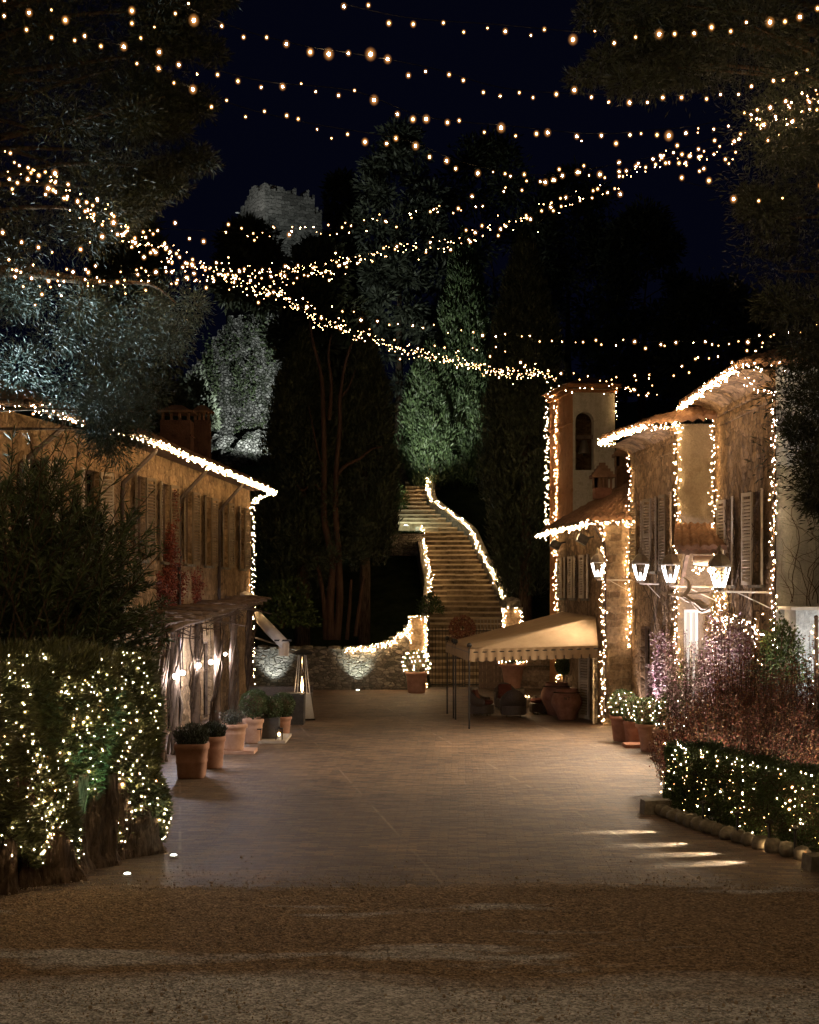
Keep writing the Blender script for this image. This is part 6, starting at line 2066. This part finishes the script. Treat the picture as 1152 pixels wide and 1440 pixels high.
# ================================================================== HANGING CLOTH AWNING by the lit door
sw = thing('folded_awning', 'sagging beige folded awning cloth hung on the lantern bar by the lit door', 'awning', V(965, 845, 34.2))
def swag(u, v):
    a_, b_ = V(941, 836, 34.4), V(994, 846, 34.1)
    p = a_.lerp(b_, u)
    dr = .06 + .40 * u ** 1.3 * (1 - .75 * max(0, (u - .72) / .28) ** 1.5)
    return p + Vector((.10 * v, -.10 * math.sin(PI * v) + .035 * math.sin(v * 21 + u * 7) + .02 * math.sin(u * 31 + v * 4), -dr * v + .05 * math.sin(u * 4) + .025 * math.sin(u * 17 + v * 6)))
MB().slab(swag, 40, 18, (0, .02, 0)).build('cloth', M['canvas_beige'], sw, smooth=True)
MB().tube(smooth([V(964, 836, 34.3), V(969, 828, 34.25), V(968, 818, 34.3), V(961, 812, 34.4)], 4), [.05, .055, .05, .05, .045, .05, .04, .04, .035, .03, .025, .02, .015], 8).build('gathered_cloth', M['canvas_beige'], sw, smooth=True)
MB().beam(V(940, 836, 34.4), V(1000, 833, 34.4), .03, .03).build('rod', M['bar_metal'], sw)

# ================================================================== WALL LANTERNS
LG = 'wall lanterns on bracket bars'
def lantern(label, px, py, d, wall_x, wall_y, s, power=1000):
    c = V(px, py, d)                      # middle of the glass
    r = thing('wall_lantern', label, 'lantern', c + Vector((0, 0, -.32 * s)), 0, LG)
    def rings(lst, n=6, rot=PI / 6): return MB().lathe(lst, c, n, rot=rot)
    rings([(.20 * s, .14 * s), (.27 * s, .16 * s), (.265 * s, .22 * s), (.20 * s, .32 * s), (.12 * s, .40 * s), (.06 * s, .43 * s), (.055 * s, .48 * s), (.075 * s, .50 * s), (.05 * s, .56 * s), (.012, .62 * s)]).build('hood', M['lamp_metal'], r)
    rings([(.10 * s, -.36 * s), (.12 * s, -.32 * s), (.115 * s, -.29 * s)]).build('base', M['lamp_metal'], r)
    mb = MB(); mb2 = MB()
    for k in range(6):
        a = PI / 6 + k * PI / 3
        mb.beam(c + Vector((.112 * s * math.cos(a), .112 * s * math.sin(a), -.3 * s)), c + Vector((.22 * s * math.cos(a), .22 * s * math.sin(a), .15 * s)), .010 * s, .010 * s)
        b = PI / 6 + (k + .5) * PI / 3
    mb.build('cage', M['lamp_metal'], r)
    # bright bent glass edges left and right, the tube inside
    for k in range(4):
        a = PI / 4 + k * PI / 2
        mb2.beam(c + Vector((.125 * s * math.cos(a), .125 * s * math.sin(a), -.28 * s)), c + Vector((.26 * s * math.cos(a), .26 * s * math.sin(a), .13 * s)), .022 * s, .014 * s)
    mb2.build('lit_glass_edge', M['tube_white'], r)
    MB().lathe([(.035 * s, -.3 * s), (.045 * s, -.2 * s), (.03 * s, -.08 * s)], c, 10).build('lamp_bulb', M['lamp_core'], r)
    mb = MB()
    bz = -.38 * s
    mb.tube([c + Vector((0, 0, bz + .03)), c + Vector((0, 0, bz - .02))], .03, 8)
    mb.tube([c + Vector((0, 0, bz)), Vector((wall_x, wall_y, c.z + bz - .02))], .022, 8)
    mb.tube([c.lerp(Vector((wall_x, wall_y, c.z)), .3) + Vector((0, 0, bz)), Vector((wall_x, wall_y, c.z + bz - .38))], .012, 6)
    mb.build('bracket', M['bar_metal'], r)
    for dx, dy in ((-.0, -.34),):
        spot(r, c + Vector((-.05, 0, -.5 * s)), c + Vector((-3.2, -1.2, -4.2)), power, (1, .81, .60), 125, 1.0, .12, 'lantern_light')
    return r
lantern('small dark-hooded lantern at the stone corner, leftmost and farthest of four', 841, 798, 41.0, 6.42, 41.0, .92, 260)
lantern('lantern on a long bar before the middle tan facade, second from the left', 901, 801, 38.0, 6.66, 37.8, .98)
lantern('lantern before the small porch roof, third from the left', 943, 803, 35.2, 7.66, 35.4, .98)
lantern('biggest and nearest lantern, on a bar from the near house corner', 1012, 807, 30.5, 7.8, 30.55, 1.0)

# ================================================================== WHITE LAMPS on the pergola
WG = 'cold white globe lamps on the pergola posts'
for i, (px, py, d) in enumerate(((247, 951, 31.8), (257, 946, 33.5), (279, 936, 36.5), (297, 931, 39.9), (317, 920, 43.0))):
    c = V(px, py, d)
    r = thing('globe_lamp', ['nearest cold white globe lamp under the left pergola', 'second nearest cold white globe lamp under the left pergola', 'middle cold white globe lamp of the five under the pergola', 'second farthest cold white globe lamp under the left pergola', 'farthest and faintest cold white globe lamp under the pergola'][i], 'lamp', c, 0, WG)
    s = [.058, .05, .062, .064, .042][i]
    MB().ball(c, s, 12).build('globe', M['white_bulb'], r, smooth=True)
    MB().tube([c + Vector((0, 0, s)), c + Vector((0, 0, s + .14)), c + Vector((-.02, 0, 2.9 - c.z))], [.02, .012, .006], 6).build('stem', M['iron'], r)
    MB().lathe([(s * .6, s * .8), (s * .3, s * 1.3)], c, 10).build('cap', M['iron'], r)

# ================================================================== GROUND UPLIGHTS
def uplight(label, loc, target, energy, color, deg=55, r=.07, group='ground uplights', blend=.8, name='ground_uplight', head=True):
    u_ = thing(name, label, 'uplight', loc, 0, group)
    l = Vector(loc)
    MB().lathe([(r * 1.25, 0), (r * 1.25, .02), (r * 1.0, .035)], l, 14).build('ring', M['steel'], u_)
    MB().lathe([(r * .85, .036), (r * .6, .042)], l, 12).build('lens', M['spot_face'], u_)
    spot(u_, l + Vector((0, 0, .06)), target, energy, color, deg, blend, .04, 'uplight_beam')
    return u_
COLD = (.80, 1.0, .90)
uplight('small ground uplight washing the far wall behind the patio heater', (V(385, 0, 55.6).x, 55.7, 0), (V(385, 0, 56.3).x, 56.4, 1.6), 170, (.82, .95, 1.0), 75)
uplight('small ground uplight washing the curved far wall left of the lit pot', (V(503, 0, 55.6).x, 55.7, 0), (V(503, 0, 56.3).x, 56.4, 1.6), 170, (.85, 1.0, .92), 75)
uplight('ground uplight with greenish beam at the near foot of the left hedge', (-3.80, 19.15, 0), (-4.1, 19.35, .8), 80, (.40, 1.0, .60), 44, .05)
uplight('ground uplight at the far foot of the left hedge', (-3.40, 20.5, 0), (-3.95, 20.5, 2.0), 8, (.75, 1, .85), 60, .05)
uplight('floodlight on the lawn terrace lighting the green cypresses', V(571, 739, 72.6) + Vector((0, 0, -.02)), (V(625, 0, 80).x, 80, 17), 4000, (.95, 1.0, .86), 52, .12)
uplight('small garden light under the green shrub by the upper steps', V(566, 728, 75.0), V(562, 700, 76), 500, (.8, 1, .6), 100)
uplight('floodlight on the hillside aimed up at the ruined tower', (-8.9, 86.0, 13), (-10.6, 94, 20), 3200, (.92, 1.0, .96), 118, .15)
uplight('floodlight close under the ruined tower top', (-11.2, 92.6, 28.6), (-9.2, 96.0, 32.5), 105, (1, .98, .94), 95, .12)
fl = thing('pole_floodlight', 'cold floodlight on a pole beside the oleander aimed into the cedar boughs', 'floodlight', (-8.7, 24.8, 0))
MB().tube([(-8.7, 24.8, 0), (-8.7, 24.8, 5.0)], .04, 8).build('pole', M['iron'], fl)
MB().box((-8.7, 24.8, 5.1), (.28, .2, .22), ry=-.5).build('lamp_head', M['iron'], fl)
spot(fl, (-8.55, 24.75, 5.3), (-6.1, 23.2, 7.6), 3000, (.76, .95, 1.0), 58, .8, .08, 'flood_beam')
PK = (1.0, .86, .93)
uplight('ground floodlight washing the purple climber left of the lit door', (6.0, 37.0, .05), (6.75, 37.0, 2.6), 900, PK, 70)
uplight('ground floodlight between the lit door and the nearest house wall', (6.9, 34.4, .05), (7.7, 34.6, 3.0), 1300, PK, 75)
uplight('ground floodlight below the near end of the nearest house wall', (7.05, 31.7, .05), (7.75, 31.8, 2.6), 800, PK, 75)
uplight('ground floodlight at the stone corner of the middle right house', (6.15, 39.8, .05), (6.5, 40.2, 2.5), 160, PK, 60)
uplight('ground light in the bed below the yellow-green shrub', (7.3, 27.8, .05), (7.5, 28.8, 3.2), 200, (1, .93, .8), 60)
# low path lights grazing the paving from under the right hedge
for i, (x, y, tx, ty) in enumerate(((4.72, 22.85, 1.5, 22.2), (5.02, 21.75, 1.6, 20.9), (5.30, 20.95, 1.8, 20.1), (5.52, 20.35, 2.0, 19.1))):
    p_ = thing('path_light', ['low path light in the right hedge border, farthest of four', 'low path light in the right hedge border, second farthest', 'low path light in the right hedge border, second nearest', 'low path light in the right hedge border, nearest of four'][i], 'path light', (x, y, 0), 0, 'low path lights under the right hedge')
    MB().tube([(x, y, 0), (x, y, .42)], .02, 6).build('stake', M['iron'], p_)
    MB().lathe([(.06, .42), (.065, .45), (.02, .48)], (x, y, 0), 10).build('hood', M['iron'], p_)
    spot(p_, (x - .14, y - .03, .36), (x - 1.15, y - .03 + (ty - y) * .2, 0), 450, (1.0, .95, .74), 22, .9, .02, 'path_beam')

# ================================================================== OVERHEAD STRINGS
OG = 'fairy light strings spanning overhead'
def overhead(label, pts, step, r=(.015, .028), jit=.03, drop=(0, .10), big=.22, seed=1, kinds=('bulb', 'bulb_soft', 'bulb_soft'), twin=0, skip=0.0, limit=100, thin=0.0):
    """pts: (px, py, depth) of the sagging cable as surveyed from the photograph, each with its own real distance"""
    P = smooth([V(*p) for p in pts], 8)
    lines = [P]
    for t in range(twin):
        rr = random.Random(seed * 7 + t)
        k = len(P)
        ph = rr.uniform(0, 6)
        lines.append([p + Vector((0, rr.uniform(-.1, .1), .13 * math.sin(i * .55 + ph) + .09 * math.sin(i * 1.3 + ph * 2) - .04)) for i, p in enumerate(P)])
    return light_string(label, lines, step, r, jit, drop, kinds, OG, limit=limit, cable=.0045, big=big, seed=seed, skip=skip, thin=thin)
overhead('fairy light string nearest the top edge, right half', [(480, 5, 15), (576, 25, 15), (695, 34, 15.2), (842, 46, 15.6), (965, 44, 16), (1056, 34, 16.4), (1200, 0, 17)], .26, seed=1)
overhead('topmost fairy light string at the upper left corner', [(-60, -15, 14), (66, 22, 14), (148, 30, 14), (232, 6, 14.4), (330, -15, 15)], .24, seed=2, jit=.07, big=.4)
overhead('long fairy light string descending from the top left to the centre', [(-60, -30, 13.5), (67, 40, 14), (177, 66, 14.5), (246, 112, 15), (339, 150, 15.5), (440, 174, 16.2), (570, 197, 17), (657, 230, 17.6), (760, 246, 18.2), (850, 235, 19)], .24, seed=3, big=.16)
overhead('fairy light string with large bright bulbs from top left to right edge', [(180, -30, 13.5), (313, 32, 14), (417, 62, 14.5), (503, 76, 15), (604, 95, 15.4), (711, 124, 16), (829, 132, 16.6), (952, 134, 17), (1078, 112, 17.4), (1200, 70, 18)], .25, seed=4, big=.32)
overhead('fairy light string across the sky below the large bright bulbs', [(200, 50, 14.5), (276, 88, 15), (370, 114, 15.4), (497, 128, 16), (598, 164, 16.5), (726, 178, 17), (832, 188, 17.5), (906, 184, 18), (1010, 170, 18.5), (1150, 120, 19)], .24, seed=5, big=.24)
overhead('dense fairy light garland sweeping from the upper right edge down to the centre', [(1200, 120, 19), (1130, 150, 19.5), (1070, 172, 20.2), (1010, 205, 21), (905, 232, 22.5), (820, 272, 24), (740, 302, 25.5), (660, 328, 27), (540, 353, 30), (440, 372, 33), (330, 384, 36)], .12, seed=6, big=.13, twin=1, jit=.07, r=(.015, .026), thin=.55)
overhead('looser fairy light garland just above the dense one on the right', [(1200, 95, 18), (1114, 150, 18.6), (1040, 180, 19.4), (940, 215, 20.5), (860, 232, 21.5), (780, 247, 22.5), (690, 272, 24), (610, 293, 26), (545, 310, 28), (455, 322, 31), (350, 324, 34)], .26, seed=7, big=.2, jit=.09)
overhead('dense fairy light garland from the left edge down to the bell tower', [(-60, 190, 18), (10, 222, 18.8), (85, 258, 20), (130, 292, 21), (180, 322, 22.4), (235, 350, 24), (300, 376, 26), (355, 398, 28), (420, 428, 31), (500, 468, 35), (600, 496, 40), (690, 517, 46), (780, 528, 53)], .10, seed=8, big=.12, twin=1, jit=.07, r=(.016, .027), thin=.62)
overhead('fairy light garland at the left edge running level into the crossing', [(-60, 360, 19), (20, 376, 20), (65, 390, 20.8), (130, 390, 22), (200, 384, 23.5), (300, 384, 26), (400, 380, 29), (490, 370, 32)], .21, seed=9, big=.18, jit=.09, twin=1)
overhead('short fairy light string across the left pine at mid height', [(-60, 310, 18), (36, 328, 18.6), (95, 345, 19.5), (180, 322, 20.5), (298, 325, 22), (360, 330, 23.5)], .33, seed=10, big=.25, jit=.08)
overhead('fairy light string spanning between the crossing and the right pine above the roofs', [(330, 400, 30), (420, 422, 31), (515, 446, 32), (620, 461, 32.5), (720, 470, 32), (830, 480, 31), (940, 480, 29.5), (1035, 478, 28), (1115, 466, 26.5), (1200, 440, 25)], .28, seed=11, big=.17, jit=.05)
overhead('fairy light string sagging low in front of the bell tower and roofs', [(560, 478, 37), (640, 486, 38), (700, 492, 39), (770, 515, 39.5), (837, 530, 39), (885, 535, 38), (960, 512, 36.5), (1020, 500, 35), (1080, 478, 33)], .33, seed=12, big=.2, jit=.12, r=(.02, .032))
overhead('short fairy light string hanging between the bell tower and the stairs cypress', [(640, 508, 42), (700, 520, 45), (750, 522, 48), (800, 545, 50), (860, 546, 48), (920, 545, 44)], .3, seed=13, big=.15, jit=.1, r=(.02, .032))
overhead('sparse fairy light string beside the right pine', [(960, 255, 17), (1020, 268, 17), (1085, 268, 17), (1120, 258, 17), (1200, 235, 17)], .32, seed=14, big=.25, jit=.06)
# unseen strings added over the viewer's end of the forecourt to brighten the gravel
overhead('fairy light string over the forecourt in front, above the picture', [(-300, -420, 11), (300, -300, 11), (700, -280, 11), (1400, -420, 11)], .26, seed=15, big=1, r=(.042, .052))  # added unseen string that brightens the gravel
overhead('second fairy light string over the forecourt, nearer the viewer', [(-700, -900, 8.5), (200, -700, 8.5), (800, -700, 8.5), (1800, -900, 8.5)], .26, seed=16, big=1, r=(.042, .052))  # added unseen string that brightens the gravel

uplight('dim floodlight at the foot of the tall faint pine', (V(575, 0, 97).x, 97, hz_(0, 97) + .02), (V(562, 0, 104).x, 104, 32), 800, (.95, 1, .9), 30, .12)

uplight('ground light between the red shrubs and the middle of the right hedge', (5.5, 25.2, .05), (5.6, 27.2, 1.9), 120, (1, .85, .66), 95)  # this and the next lamp are added to brighten the red shrubs
uplight('ground light between the red shrubs near the right edge of the frame', (6.7, 23.6, .05), (6.6, 25.6, 2.2), 120, (1, .85, .66), 95)  # added lamp that brightens the red shrubs
uplight('ground floodlight washing the pale end wall at right', (9.0, 27.6, .05), (9.0, 30.4, 5.2), 420, (1, .97, .95), 80)  # added lamp that lifts the pale end wall

for o_ in list(COL.objects):
    if o_.get('label') == 'floodlight on the lawn terrace lighting the green cypresses':
        point(o_, wloc(o_) + Vector((.15, -.1, .35)), 45, (.85, 1, .8), .05, 'uplight_spill')
